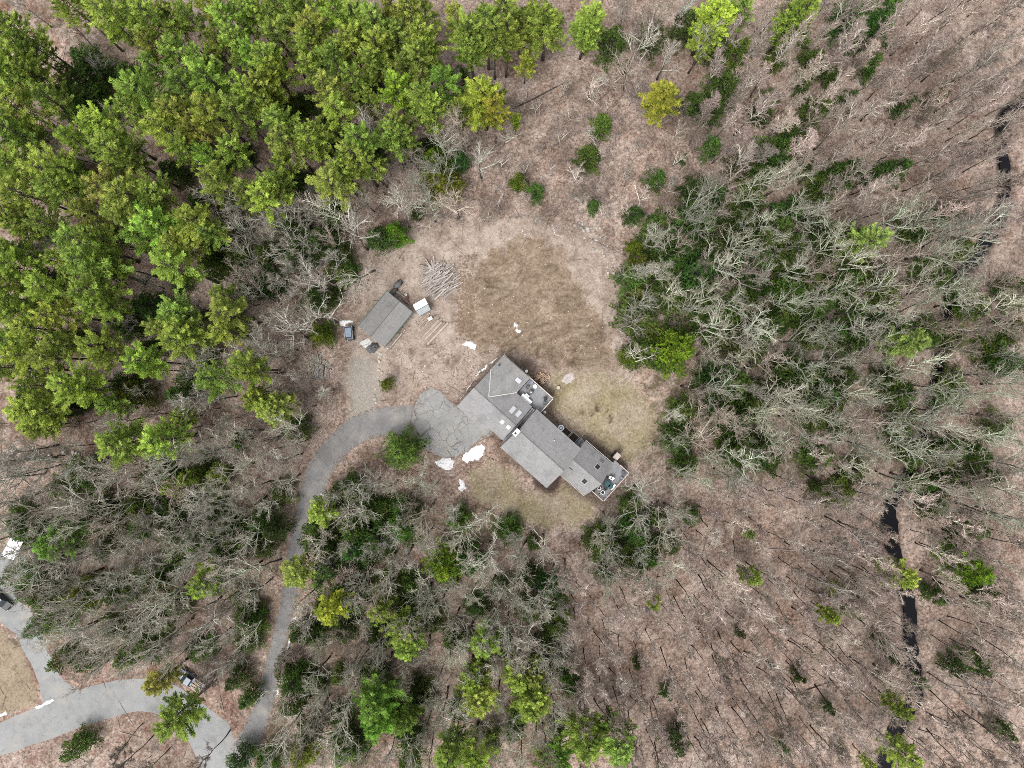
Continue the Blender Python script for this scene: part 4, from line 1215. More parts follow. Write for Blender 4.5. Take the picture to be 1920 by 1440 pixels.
# ---------------------------------------------------------------- tree shapes
def tuft_mesh(name, C, A, S, T, blades, width, mat, branches, bmat, spread=.8, seed=0):
    """needle tufts: C centres, A axes, S blade lengths, T tone per tuft; branches: an MB with the wood"""
    r = np.random.default_rng(seed)
    C, A, S, T = np.array(C), np.array(A), np.array(S), np.array(T)
    n = len(C)
    D = np.repeat(A, blades, 0) + spread * r.normal(0, 1, (n * blades, 3)) * np.array([1, 1, .75])
    D /= np.linalg.norm(D, axis=1)[:, None]
    L_ = np.repeat(S, blades) * r.uniform(.65, 1.25, n * blades)
    side = np.cross(D, r.normal(0, 1, D.shape))
    side /= np.linalg.norm(side, axis=1)[:, None] + 1e-9
    O = np.repeat(C, blades, 0) + r.normal(0, .04, D.shape)
    w = width * r.uniform(.7, 1.3, n * blades)[:, None]
    base = O - D * (.12 * L_)[:, None]
    mid = O + D * (.45 * L_)[:, None]
    tip = O + D * L_[:, None]
    V = np.stack([base, mid + side * w / 2, tip, mid - side * w / 2], 1).reshape(-1, 3)
    tone = np.repeat(np.repeat(np.stack([T, r.random(n), np.zeros(n), np.ones(n)], 1), blades, 0), 4, 0)
    F = np.arange(n * blades * 4).reshape(-1, 4)
    bv = np.array(branches.v) if branches.v else np.zeros((0, 3))
    me = bpy.data.meshes.new(name)
    verts = np.vstack([V, bv])
    me.vertices.add(len(verts)); me.vertices.foreach_set('co', verts.ravel())
    loops = list(F.ravel())
    starts = list(range(0, F.size, 4))
    off = len(V); pos = F.size
    for f in branches.f:
        starts.append(pos); loops.extend([off + i for i in f]); pos += len(f)
    me.loops.add(len(loops)); me.loops.foreach_set('vertex_index', np.array(loops, np.int32))
    me.polygons.add(len(starts)); me.polygons.foreach_set('loop_start', np.array(starts, np.int32))
    me.materials.append(mat); me.materials.append(bmat)
    me.polygons.foreach_set('material_index', np.array([0] * len(F) + [1] * len(branches.f), np.int32))
    me.update(calc_edges=True)
    at = me.attributes.new('tone', 'FLOAT_COLOR', 'POINT')
    at.data.foreach_set('color', np.vstack([tone, np.ones((len(bv), 4)) * .3]).astype(np.float32).ravel())
    return me

def pine_variant(seed, H=18.0, Rm=3.9, z0=.36, gap=1.0):
    rnd = random.Random(seed)
    C, A, S, T = [], [], [], []
    wood = MB()
    z = H * z0
    lop = rnd.uniform(0, 6.28)
    while z < H * .985:
        u = (z - H * z0) / (H - H * z0)
        Lb = Rm * ((1 - u) ** .62) * (.62 + .38 * min(1, u / .22))
        az0 = rnd.uniform(0, 6.28)
        nb = 5 if u < .85 else 4
        for k in range(nb):
            if rnd.random() < .10: continue
            az = az0 + 6.28 * k / nb + rnd.gauss(0, .22)
            l = max(.4, Lb * rnd.uniform(.6, 1.3) * (1 + .12 * math.cos(az - lop)))
            tone_b = rnd.betavariate(1.6, 1.4)
            rise = rnd.uniform(.05, .28) + .5 * u ** 2
            dr = Vector((math.cos(az), math.sin(az), 0)); sd = Vector((-dr.y, dr.x, 0))
            def P(t): return Vector((0, 0, z)) + dr * (l * t) + Vector((0, 0, l * rise * (t * t * 1.1 - .12 * t)))
            wood.tube([P(0), P(.5), P(1)], [.05, .035, .015], 3, cap=False)
            m = max(3, int(l / .25))
            for j in range(m):
                t = .22 + .78 * (j + 1) / m
                p = P(t) + Vector((0, 0, rnd.gauss(0, .05)))
                C.append(p); A.append(dr * 1.0 + Vector((0, 0, .42))); S.append(rnd.uniform(.36, .52)); T.append(min(1, max(0, tone_b + rnd.gauss(0, .14) + .15 * (t > .85))))
                bl = min(.62, l * .2) * (1.2 - t) + .1
                for sg in (-1, 1):
                    if rnd.random() < .22: continue
                    d2 = (dr * rnd.uniform(.7, 1.1) + sd * sg * rnd.uniform(.6, 1) + Vector((0, 0, rnd.uniform(0, .25)))).normalized()
                    C.append(p + d2 * bl * rnd.uniform(.7, 1.2)); A.append(d2 * .8 + dr * .3 + Vector((0, 0, .35))); S.append(rnd.uniform(.28, .44)); T.append(min(1, max(0, tone_b + rnd.gauss(0, .16))))
        z += gap * rnd.uniform(.95, 1.5) * (1.05 - .55 * u) * H / 18
    for q in range(5):
        C.append(Vector((rnd.gauss(0, .1), rnd.gauss(0, .1), H - .1 * q))); A.append(Vector((0, 0, 1))); S.append(.4); T.append(.8)
    return tuft_mesh('crown', C, A, S, T, 11, .085, M['pine'], wood, M['darktrunk'], .36, seed)

def hemlock_variant(seed, H=10.0, Rm=3.0):
    rnd = random.Random(seed)
    C, A, S, T = [], [], [], []
    wood = MB()
    z = H * .1
    while z < H * .98:
        u = (z - H * .1) / (H * .9)
        Lb = Rm * (1 - u) ** .8 * (.75 + .25 * min(1, u / .2))
        nb = 7 if u < .7 else 5
        a0 = rnd.uniform(0, 6.28)
        for k in range(nb):
            if rnd.random() < .18: continue
            az = a0 + 6.28 * k / nb + rnd.gauss(0, .3)
            l = max(.3, Lb * rnd.uniform(.4, 1.4))
            tb = rnd.betavariate(2, 2.2)
            dr = Vector((math.cos(az), math.sin(az), 0)); sd = Vector((-dr.y, dr.x, 0))
            def P(t): return Vector((0, 0, z)) + dr * (l * t) + Vector((0, 0, l * (.22 * t - .34 * t * t)))
            wood.tube([P(0), P(1)], [.035, .012], 3, cap=False)
            m = max(2, int(l / .36))
            for j in range(m):
                t = .2 + .8 * (j + 1) / m
                p = P(t)
                C.append(p); A.append(dr * .8 + Vector((0, 0, .1))); S.append(rnd.uniform(.26, .38)); T.append(min(1, max(0, tb + rnd.gauss(0, .2))))
                bl = min(.7, l * .4) * (1.1 - t) + .14
                for sg in (-1, 1):
                    if rnd.random() < .25: continue
                    d2 = (dr * .6 + sd * sg).normalized()
                    C.append(p + d2 * bl + Vector((0, 0, rnd.gauss(-.03, .05)))); A.append(d2 + Vector((0, 0, .05))); S.append(rnd.uniform(.24, .36)); T.append(min(1, max(0, tb + rnd.gauss(0, .2))))
        z += rnd.uniform(.40, .66)
    return tuft_mesh('crown', C, A, S, T, 8, .09, M['hemlock'], wood, M['darktrunk'], .42, seed)

def trunk_mesh(H, r0, r1, mat, seed, bend=.15, sides=6, n=7):
    rnd = random.Random(seed)
    pts, x, y = [], 0, 0
    for i in range(n):
        f = i / (n - 1)
        pts.append((x, y, f * H - (.5 if i == 0 else 0)))
        x += rnd.gauss(0, bend); y += rnd.gauss(0, bend)
    rad = [r0 * (1.35 if i == 0 else 1) + (r1 - r0) * i / (n - 1) for i in range(n)]
    mb = MB(); mb.tube(pts, rad, sides)
    return mb.mesh('trunk', mat, smooth=True), pts

def bare_variant(seed, H=16.0, fork=.36, r0=.20, nlimb=9, limb=5.2, ang=(28, 56), sub=6, twigs=5, fine=3, trunkm='trunk', thick=1.0):
    rnd = random.Random(seed)
    tm, tp_ = trunk_mesh(H * .86, r0, .035 * thick, M[trunkm], seed, .16 * H / 16)
    mb = MB()
    tp_ = [Vector(p) for p in tp_]
    def on_trunk(f):
        f *= len(tp_) - 1
        i = min(int(f), len(tp_) - 2)
        return tp_[i].lerp(tp_[i + 1], f - i)
    def path(p, d, l, n, wob, up):
        pts = [p.copy()]
        d = d.normalized()
        for _ in range(n):
            d = (d + Vector((rnd.gauss(0, wob), rnd.gauss(0, wob), rnd.gauss(0, wob * .7) + up))).normalized()
            p = p + d * (l / n)
            pts.append(p.copy())
        return pts
    def branch_dir(d, a):
        ax = d.orthogonal().normalized()
        ax = Matrix.Rotation(rnd.uniform(0, 6.28), 3, d) @ ax
        return Matrix.Rotation(a, 3, ax) @ d
    def along(pts, f):
        f *= len(pts) - 1
        i = min(int(f), len(pts) - 2)
        return pts[i].lerp(pts[i + 1], f - i), (pts[i + 1] - pts[i]).normalized()
    az = rnd.uniform(0, 6.28)
    limbs = []
    for k in range(nlimb):
        f = (fork + (1 - fork) * (k + rnd.uniform(0, .7)) / nlimb) / .86
        f = min(.995, f * .86 / 1.0 + .02)
        az += 2.4 + rnd.gauss(0, .5)
        a = R(rnd.uniform(*ang)) * (1.1 - .45 * f)
        d = Vector((math.sin(a) * math.cos(az), math.sin(a) * math.sin(az), math.cos(a)))
        l = limb * rnd.uniform(.7, 1.2) * (1.2 - .55 * f)
        p = path(on_trunk(f), d, l, 5, .075, .02)
        rr = (.122 * (1.25 - .6 * f)) * thick
        mb.tube(p, [rr * (1 - .78 * i / 5) for i in range(6)], 4, 0, cap=False)
        limbs.append((p, l, rr))
    limbs.append((path(tp_[-1], Vector((0, 0, 1)), H * .14, 4, .2, .05), H * .16, .04 * thick))
    mb.tube(limbs[-1][0], [.035 * thick * (1 - .7 * i / 4) for i in range(5)], 4, 0, cap=False)
    for p, l, rr in limbs:
        for j in range(sub):
            f = .28 + .72 * (j + rnd.random() * .8) / sub
            q, d = along(p, min(.99, f))
            l2 = l * rnd.uniform(.28, .5) * (1.15 - .5 * f)
            p2 = path(q, branch_dir(d, R(rnd.uniform(16, 42))), l2, 3, .10, .02)
            r2 = .056 * thick * (1.15 - .5 * f)
            mb.tube(p2, [r2, r2 * .8, r2 * .55, r2 * .3], 3, 0, cap=False)
            for t in range(twigs):
                f2 = .2 + .8 * (t + rnd.random() * .9) / twigs
                q2, d2 = along(p2, min(.99, f2))
                l3 = max(.35, l2 * rnd.uniform(.3, .6))
                p3 = path(q2, branch_dir(d2, R(rnd.uniform(20, 55))), l3, 2, .14, .04)
                mb.tube(p3, [.029 * thick, .023 * thick, .011], 3, 1, cap=False)
                for u in range(fine):
                    q3, d3 = along(p3, rnd.uniform(.15, .98))
                    e = q3 + branch_dir(d3, R(rnd.uniform(20, 60))) * rnd.uniform(.25, .6)
                    s_ = d3.orthogonal().normalized() * .021 * thick
                    s2 = d3.cross(s_)
                    mb.add([q3 + s_, q3 - s_ * .5 + s2 * .9, q3 - s_ * .5 - s2 * .9, e], [(0, 1, 3), (1, 2, 3), (2, 0, 3)], 1)
    return tm, mb.mesh('crown', M['limb'], M['twig'])

PINES = [pine_variant(100 + i, 18, 3.7 + .2 * (i % 3), (.50, .57, .53)[i % 3], .72) for i in range(9)]
PINES_FULL = [pine_variant(150 + i, 18, 3.7 + .2 * (i % 3), (.34, .40, .36)[i % 3], .60) for i in range(5)]
PINE_TRUNKS = [trunk_mesh(17.6, .26, .03, M['trunk'], 300 + i, .06)[0] for i in range(2)]
HEMS = [hemlock_variant(200 + i, 10, 2.9 + .15 * (i % 3)) for i in range(6)]
HEM_TRUNK = trunk_mesh(9.6, .16, .02, M['darktrunk'], 320, .03)[0]
BROAD = [bare_variant(400 + i, 16, (.28, .36, .24, .32)[i % 4], .19, (8, 9, 10)[i % 3], (6.6, 7.4, 6.0)[i % 3], (14, 38), thick=(.95, 1.08, .85)[i % 3]) for i in range(12)]
FINE = [bare_variant(430 + i, 15, .40, .14, 9, 4.3, (16, 38), 6, 6, 4, thick=1.05) for i in range(6)]
SLIM = [bare_variant(460 + i, 15, .50, .10, 8, 3.0, (22, 50), 6, 5, 4, 'darktrunk', 1.15) for i in range(7)]
SAPL = [bare_variant(490 + i, 6.5, .12, .05, 8, 2.8, (22, 55), 5, 5, 4, 'trunk', .62) for i in range(5)]

# ---------------------------------------------------------------- what tells one tree from another: landmarks in the picture
LANDMARKS = [('the grey shed', 722, 598), ('the end deck', 1150, 900), ('the turnaround court', 830, 790), ('the driveway bend', 618, 850), ('the parked pickup truck', 358, 1272),
             ('the white canopy', 38, 1022), ('the road junction', 110, 1300), ('the lone yellow pine', 1245, 175), ('the dirt clearing', 1010, 560), ("the stream's upper bend", 1885, 360),
             ("the stream's lower end", 1665, 1430), ('the dark stream pool', 1665, 985), ('the pale pine in the grey wood', 1640, 450), ('the dark pine hollow', 160, 160),
             ('the white birch', 690, 225), ('the bushy lawn conifer', 1255, 655), ('the narrow driveway stretch', 540, 1130), ('the round olive conifer', 832, 1065),
             ('the driveway mouth', 480, 1380), ('the big yellow pine', 905, 175), ("the stream's middle run", 1745, 800), ('the dark conifer by the stream', 1830, 1070), ('the paired lawn pines', 755, 1190),
             ('the lone small pine', 1227, 1133), ('the top right corner', 1900, 20), ('the bottom right corner', 1900, 1420), ('the top left corner', 20, 20), ("the bottom edge's middle", 1020, 1430),
             ("the left edge's middle", 20, 800), ("the top edge's middle", 1110, 20), ('the pale pine tip', 1408, 1002), ('the lower pale pine', 1715, 645), ('the upper stream reach', 1840, 500)]
DIRS = ['right of', 'upper right of', 'above', 'upper left of', 'left of', 'lower left of', 'below', 'lower right of']
ORD = ['nearest', 'second', 'third', 'fourth', 'fifth', 'sixth', 'seventh', 'eighth', 'ninth', 'tenth', 'eleventh', 'twelfth', 'thirteenth', 'fourteenth', 'fifteenth', 'sixteenth', 'seventeenth', 'eighteenth', 'nineteenth', 'twentieth', 'twenty-first', 'twenty-second', 'twenty-third', 'twenty-fourth', 'twenty-fifth', 'twenty-sixth', 'twenty-seventh', 'twenty-eighth', 'twenty-ninth', 'thirtieth']
PENDING = {}
def later(o, noun, px, py):
    """remember a thing whose label names its nearest landmark, the side it is on and its turn outwards"""
    best = min(LANDMARKS, key=lambda l: (l[1] - px) ** 2 + (l[2] - py) ** 2)
    k = int(round(math.atan2(best[2] - py, px - best[1]) / (math.pi / 4))) % 8
    PENDING.setdefault((noun, best[0], k), []).append((math.hypot(px - best[1], py - best[2]), o))
def settle():
    for (noun, land, k), lst in PENDING.items():
        lst.sort(key=lambda e: e[0])
        for i, (_d, o) in enumerate(lst):
            o['label'] = f"{noun} {DIRS[k]} {land}" + ('' if len(lst) == 1 else f", {ORD[min(i, 29)]} one out" if i else ', the nearest one')

def plant(name, px, py, hfrac, scale, sxy, trunk, crown, cat, group, tint=(1, 1, 1), tilt=0.0, label=None, noun=None, Hv=18.0, dz=0.0):
    """px, py: where the crown shows in the photograph; hfrac: at which share of its height"""
    H = Hv * scale
    x, y = W(px, py, H * hfrac)
    bx, by = x / PX + 960, 720 - y / PX
    z = gz(bx, by) + dz
    r = empty(name, (x, y, z), 0, label, cat, group, rot=(random.gauss(0, tilt), random.gauss(0, tilt), random.uniform(0, 6.28)))
    r.scale = (sxy, sxy, scale)
    link('trunk', trunk, r)
    c = link('crown', crown, r)
    c.color = (*tint, 1)
    if noun: later(r, noun, px, py)
    return r, bx, by

# ---------------------------------------------------------------- evergreens, each where its crown shows in the photograph
Y_, D_, G_ = (1.10, 1.03, .75), (.62, .86, .75), (1.35, 1.0, 1.3)
PINE_LIST = '''27 50 45|55 75 30|20 140 45|65 135 35|27 195 50|95 190 32|197 27 42|228 50 22|283 40 45|320 37 30|293 85 32|430 30 45|443 75 40|467 100 30|323 105 40|373 105 32|300 128 28|393 150 45|350 160 36|465 165 40
263 175 50|245 215 40|333 200 45|393 205 45|443 208 42|360 243 35|300 240 45|190 235 45|213 277 50|247 300 35|27 310 50|90 320 50|135 320 40|45 360 45|110 350 40|200 350 48|247 365 60|287 360 40|233 397 40|413 343 43|470 365 40
367 417 50|300 427 50|260 443 40|400 435 30|150 455 50|187 440 36|27 427 30|15 465 36|330 467 40|490 20 35|523 13 30|520 67 40|587 57 45|580 90 35|630 20 45|667 30 40|700 40 45|740 67 36|653 73 42|703 92 48|707 117 36|630 105 36
767 20 40|795 22 30|787 73 40|790 110 40|807 100 30|757 118 25|880 67 42|910 40 42|947 17 40|880 97 30|923 65 36|947 60 36|497 113 42|517 140 40|497 160 40|500 190 30|620 170 45|627 217 40|667 153 38|580 130 30|737 173 38 y|790 187 42|807 207 36|830 160 38 d
925 205 32 y|517 227 40|530 260 42|573 260 38|597 247 36|677 260 48|670 293 42|693 300 30|743 240 40|727 253 36|757 255 30|623 350 45|637 323 36|497 367 45|523 370 30|503 347 38|530 307 25|20 500 42|20 525 36|160 500 55|200 490 36|93 540 42|100 587 45|167 547 50|187 577 40|323 500 48
20 590 40|53 613 45|17 640 40|43 667 42|87 667 36|333 590 42|347 620 45|333 647 45|300 620 38|420 590 42|413 620 36|417 553 25|187 653 38|197 677 28|260 677 40|280 693 25|133 713 45|147 733 38|400 710 40|460 690 38|475 745 28|53 773 45|67 800 30|200 760 28
213 833 44|297 827 40|337 783 22|400 887 18|313 920 18|340 900 18|495 762 30|517 772 34|470 697 28|597 960 29|560 1083 32|612 1148 35 y|707 1150 29|765 1215 30|912 1220 33|895 1310 38|880 1280 30|1000 1310 36|972 1277 30|993 1328 36|1000 1270 28
700 1320 44 d|702 1362 40 d|752 1352 30 d|1100 1392 40|1160 1402 40|1055 1425 28 d|840 1415 36|890 1425 36|565 1425 28|1340 25 40 y|1335 60 30|1395 15 30|1500 20 38|1485 40 30|1110 28 36|1100 48 30|1025 38 40|1000 20 30|975 42 30|985 112 20 y|967 222 12 y
1563 1160 19|1575 1107 14|1700 1085 30|1690 1330 24|1700 1425 30|378 1100 35|320 1357 41|1227 1140 8|1413 1085 20|95 1025 38 d|1640 1440 14|640 1420 20 d|30 250 38|160 395 34|85 425 34|110 490 34|60 720 30|118 640 34|430 270 34|385 290 28|340 275 34|470 20 36|405 70 30|350 30 32|250 20 34|140 260 30|565 20 34|600 15 30|730 20 34|690 190 24|850 30 24|860 210 20|3 60 42|4 235 42|6 405 42|4 560 42|6 690 38|125 6 36|160 0 30|385 2 34|545 -4 34|30 110 36|8 150 40|8 320 40'''
CLEAR = [(832, 1062, 45), (1830, 1072, 45), (1640, 450, 48), (1715, 645, 48), (302, 1282, 40), (1245, 175, 43), (1227, 1133, 17), (1408, 1002, 14), (755, 1188, 38), (1275, 655, 58), (1235, 660, 30), (750, 845, 38)]
CLEAR += [(q[0] + (q[0] - 960) * .03, q[1] + (q[1] - 720) * .03, 34 if q[1] > 940 else 22) for q in stream_s[::3] if 940 < q[1] < 1480 or 280 < q[1] < 500]
for e in PINE_LIST.replace('\n', '|').split('|'):
    q = e.split()
    px, py, r = float(q[0]) , float(q[1]), float(q[2])
    t = q[3] if len(q) > 3 else ''
    tint = {'y': Y_, 'd': D_, '': (1, 1, 1)}[t]
    j = random.gauss(0, .06)
    tint = tuple(c * (1 + random.gauss(0, .05)) * (1 + (.6 * j if i == 0 else 0)) for i, c in enumerate(tint))
    stand = px < 960 and py < 760 and px + py < 1180
    H = (15.5 + r * .13) if stand else max(5.0, 5.5 + r * .30)
    rm = r * .0865 * (.98 if stand else 1.16)
    if not stand: CLEAR.append((px, py, r))
    size = 'broad' if r >= 44 else 'small' if r < 31 else 'middling'
    colr = {'y': 'yellowish', 'd': 'dark green', '': 'lime'}[t]
    plant('pine_tree', px, py, .80, H / 18, rm / 3.75, random.choice(PINE_TRUNKS), random.choice(PINES if stand else PINES_FULL), 'tree', 'pines of the wood', tint, .02, noun=f'{size} {colr} pine')
LANDTREES = ((905, 178, 52, 'broad yellow pine at the upper edge of the clearing, its crown the widest there', Y_, 19), (1245, 175, 43, 'bright yellow pine standing alone above the right of the clearing', (1.35, 1.06, .8), 14),
             (1640, 450, 37, 'pale lime pine deep in the grey wood left of the upper stream', (1.02, 1.05, 1.35), 19), (1715, 645, 37, 'pale lime pine left of the stream, below the other pale lime pine', (1.02, 1.05, 1.35), 19), (755, 1188, 38, 'lime pine with a twin at its upper left, below the front lawn', (1, 1, 1), 15),
             (1227, 1133, 17, 'small lime pine alone among the bare poles below the house', (1.05, 1, .9), 6), (1408, 1002, 14, 'small pale green pine tip near the bare poles, above a brighter small pine', (.8, .85, 1.2), 7), (293, 1284, 33, 'golden pine overhanging the lower road beside the pickup', G_, 14))
for px, py, r, lab, tint, H in LANDTREES:
    plant('pine_tree', px, py, .80, H / 18, r * .09 / 3.7, PINE_TRUNKS[0], random.choice(PINES_FULL), 'tree', None, tint, .01, lab)

HEM_LIST = '''817 297 32 o|827 337 34 o|777 400 12|743 440 22 o|713 447 24|750 845 40 b|547 800 28|600 628 23 o|725 720 14 o|145 1120 28 o|65 1100 34|70 1175 22|120 1240 25|142 1400 24|173 900 24|247 737 30 o|500 1430 28
1233 423 34|1287 420 38|1390 420 35|1453 423 30|1200 497 22 o|1253 507 30|1307 510 40|1420 457 40|1413 500 40|1473 467 34|1193 547 18 o|1193 593 22|1380 633 34|1440 607 34|1420 640 34|1347 710 34|1497 707 40|1540 737 34|1480 690 30|1387 790 30|1380 840 35|1430 857 24|1280 817 25|1287 867 25|1340 780 25|1360 560 34|1330 470 34
1583 523 30|1650 515 28|1600 640 34|1580 700 30|1667 613 30|1523 747 34|1490 737 28|1687 737 30|1577 803 22|1713 847 30|1850 893 25|1887 683 30|1913 547 30|1905 620 28|1733 910 20|1533 913 14|1540 560 30|1500 590 30|1560 620 26|1480 540 32
1640 57 34 b|1673 10 30 b|1590 33 30|1457 283 34|1447 307 28|1573 327 30|1600 310 20|1633 323 20|1680 317 28|1783 393 24|1480 400 30|1457 437 30|1540 430 30|1590 443 25|1757 183 18|1700 190 20|1590 187 18|1720 443 20|1633 123 20
1147 77 30|1220 67 30|1293 50 30|1360 157 32|1385 95 30 b|1343 88 26|1337 207 25|1337 273 22|1387 307 25|1423 330 25|1103 297 24|1127 232 23 b|1230 333 22|973 343 17 o|1003 360 17|1113 385 15|1190 403 18|1310 360 30|1343 360 25|1260 420 34|1310 420 38|1427 453 30|1193 463 16 o|1280 297 9
490 977 30|597 1010 34|667 993 34|753 987 40|667 1027 34|620 1060 40|640 1093 34|713 1007 34|553 1277 28|550 1312 28|567 1187 25|660 1127 30|647 1177 30|707 1200 25|787 1133 25|880 1053 30|937 1103 20|787 1320 22|767 1380 25|767 1423 30|640 1393 28|580 1377 30|850 1200 22|660 917 30|635 935 25|755 955 26|700 960 26|530 1250 20
1137 1010 30|1147 1035 30|1193 993 30|1240 973 20|1297 967 18|1137 1077 20|1187 1070 22|1220 1047 20|1000 1020 14|990 1083 25|1030 1100 25|990 1147 28|1040 1173 25|1030 1207 22|1060 1260 22|1073 1290 20|1253 1300 14|1270 1393 25|1197 1247 10|1390 1187 10
1600 1137 25|1833 1247 28|1793 1253 18|1673 1233 14|1653 1200 14|1500 1270 14|1823 993 25|1800 1017 20|1847 1120 25|1760 1120 20|1557 1330 12|1470 1403 14|1580 1410 12|1883 1370 18|1733 1283 12
33 1077 28|85 1112 28|167 1243 20|247 1180 20|293 1087 25|463 1160 25|443 1270 22|467 1307 20|367 1010 25|267 993 25|473 1020 30|517 993 28|450 1427 25|702 444 22|587 555 26|642 520 18 o|545 430 30|600 450 32|560 480 32|500 520 28|470 540 22|620 400 24|165 110 32|150 150 38|172 190 34|150 215 28|130 180 28|400 500 26|440 480 24|230 720 26|330 745 26|60 690 24|100 760 24|450 830 20|300 940 22|190 950 22|820 320 22|860 300 22|280 570 28|240 620 24|380 660 24|60 250 26|380 380 28|430 410 24|330 320 26|560 200 22'''
for e in HEM_LIST.replace('\n', '|').split('|'):
    q = e.split()
    px, py, r = float(q[0]), float(q[1]), float(q[2])
    t = q[3] if len(q) > 3 else ''
    tint = {'o': (1.5, 1.2, .6), 'b': (1.05, 1.12, .9), '': (.82, .86, .86)}[t]
    tint = tuple(c * (1 + random.gauss(0, .1)) for c in tint)
    r *= 1.12
    H = 3.2 + r * .20
    size = 'broad' if r >= 32 else 'small' if r < 23 else 'medium'
    colr = {'o': 'olive', 'b': 'bright', '': 'dark'}[t]
    plant('hemlock_tree', px, py, .5, H / 10, r * .093 / 2.75, HEM_TRUNK, random.choice(HEMS), 'tree', 'hemlocks of the understorey', tint, .03, noun=f'{size} {colr} hemlock', Hv=10)
for px, py, r, lab, tint, H in ((1268, 655, 46, 'broad bushy olive-green conifer at the wood edge above the back lawn', (1.9, 1.75, .75), 13), (1232, 662, 30, 'green conifer leaning on the left side of the bushy olive-green one', (1.05, 1.05, .7), 8), (1180, 667, 24, 'small olive conifer at the lower right corner of the dirt clearing', (1.3, 1.1, .6), 5),
                                (832, 1062, 45, 'round olive-lime conifer below the front lawn, alone between bare trees', (2.0, 1.8, .85), 13), (1830, 1072, 48, 'dark lime conifer with a wide crown right of the stream', (1.6, 1.65, .7), 11)):
    plant('hemlock_tree', px, py, .6, H / 10, r * .093 / 2.75, HEM_TRUNK, random.choice(HEMS), 'tree', None, tint, .02, lab, Hv=10)

# ---------------------------------------------------------------- leafless trees
MORE_HEM = [(1180, 450, 1560, 860, 56, 26, 42), (1560, 420, 1900, 960, 42, 22, 34), (560, 900, 1050, 1430, 60, 20, 34), (30, 880, 540, 1250, 64, 22, 36), (1280, 60, 1560, 420, 26, 16, 28), (1100, 920, 1270, 1080, 8, 20, 30), (430, 400, 690, 620, 12, 18, 28)]
KEEP_OFF = [HOUSE, SHED_P, COURT, ROAD, SIDE_DRIVE, DRIVE[::4], DIRT, LAWN_BACK, LAWN_FRONT, TRACK, [(690, 480), (860, 420), (1000, 430), (880, 660), (850, 740), (700, 740), (640, 640)]]
def off_limits(bx, by, margin):
    X, Y = np.array([bx]), np.array([by])
    return any(sdf(X, Y, p)[0] > -margin for p in KEEP_OFF) or seg_dist(X, Y, stream_s[::3], False)[0] < 14
for x0, y0, x1, y1, n, r0, r1 in MORE_HEM:
    for _ in range(n):
        px, py = random.uniform(x0, x1), random.uniform(y0, y1)
        if off_limits(px, py, 16) or (1100 < px < 1250 and py < 860 and random.random() < .6): continue
        r = random.uniform(r0, r1)
        v_ = random.uniform(.75, 1.4)
        plant('hemlock_shrub', px, py, .5, (2.0 + r * .13) / 10, r * .098 / 2.75, HEM_TRUNK, random.choice(HEMS), 'shrub', 'low hemlocks of the understorey', (.85 * v_ * random.uniform(.95, 1.3), .85 * v_, .85 * v_), .03, noun='low spreading hemlock', Hv=10)
for x0, y0, x1, y1, n in ((60, 40, 880, 400, 34), (40, 420, 440, 800, 22)):  # hemlocks added in the pine gaps, their tint darkened in place of shade
    for _ in range(n):
        px, py = random.uniform(x0, x1), random.uniform(y0, y1)
        if px + py > 1130: continue
        plant('hemlock_tree', px, py, .5, random.uniform(.5, .75), random.uniform(18, 30) * .098 / 2.75, HEM_TRUNK, random.choice(HEMS), 'tree', 'hemlocks of the understorey', (.6, .6, .6), .03, noun='low added shade-dark hemlock', Hv=10)
TREES_SEEN = []
def scatter(poly, gap, seed, hshow, margin=5):
    """points no closer than gap, in the order they were found, inside a polygon of the photograph"""
    rnd = random.Random(seed)
    poly_ = np.array(poly, float)
    lo, hi = poly_.min(0), poly_.max(0)
    area = (hi - lo).prod()
    out = []
    for _ in range(int(area / gap ** 2 * 9)):
        x, y = rnd.uniform(lo[0], hi[0]), rnd.uniform(lo[1], hi[1])
        if not inside(np.array([x]), np.array([y]), poly)[0]: continue
        if any((x - a) ** 2 + (y - b) ** 2 < gap * gap for a, b in out): continue
        if any((x - a) ** 2 + (y - b) ** 2 < (gap * .6) ** 2 for a, b in TREES_SEEN): continue
        if any((x - a) ** 2 + (y - b) ** 2 < (q * .95) ** 2 for a, b, q in CLEAR): continue
        k = (CAM_H - hshow) / CAM_H
        bx, by = 960 + (x - 960) * k, 720 + (y - 720) * k
        if off_limits(bx, by, margin): continue
        out.append((x, y))
    TREES_SEEN.extend(out)
    return out
GREYGREEN, PINK, BROWN = (1.0, 1.03, .93), (1.30, 1.19, 1.14), (.86, .77, .71)
def bare(name, pts, variants, H0, group, noun, tint, smin=.8, smax=1.15, hshow=.7, tilt=.045):
    for px, py in pts:
        tm, cm = random.choice(variants)
        s = random.uniform(smin, smax)
        v_ = random.uniform(.72, 1.18)
        tt = tuple(c * v_ * random.uniform(.97, 1.03) for c in (tint if random.random() > .2 else BROWN))
        r, bx, by = plant(name, px, py, hshow, s, s * random.uniform(.9, 1.12), tm, cm, 'tree', group, tt, tilt, noun=noun, Hv=H0)
        r.children[0].color = (*tt, 1)
A1 = [(0, 860), (140, 860), (300, 870), (440, 800), (540, 790), (590, 815), (560, 950), (540, 1080), (500, 1180), (440, 1250), (300, 1245), (170, 1262), (120, 1230), (70, 1120), (0, 1040), (0, 960)]
A2 = [(380, 330), (500, 400), (640, 390), (700, 470), (650, 560), (570, 620), (470, 720), (380, 760), (330, 700), (450, 560)]
A3 = [(0, 0), (960, 0), (900, 200), (700, 330), (480, 420), (450, 560), (330, 700), (480, 860), (0, 870)]
Cz = [(600, 940), (690, 880), (800, 900), (890, 960), (1010, 1000), (1060, 1090), (1070, 1300), (1010, 1440), (500, 1440), (560, 1200)]
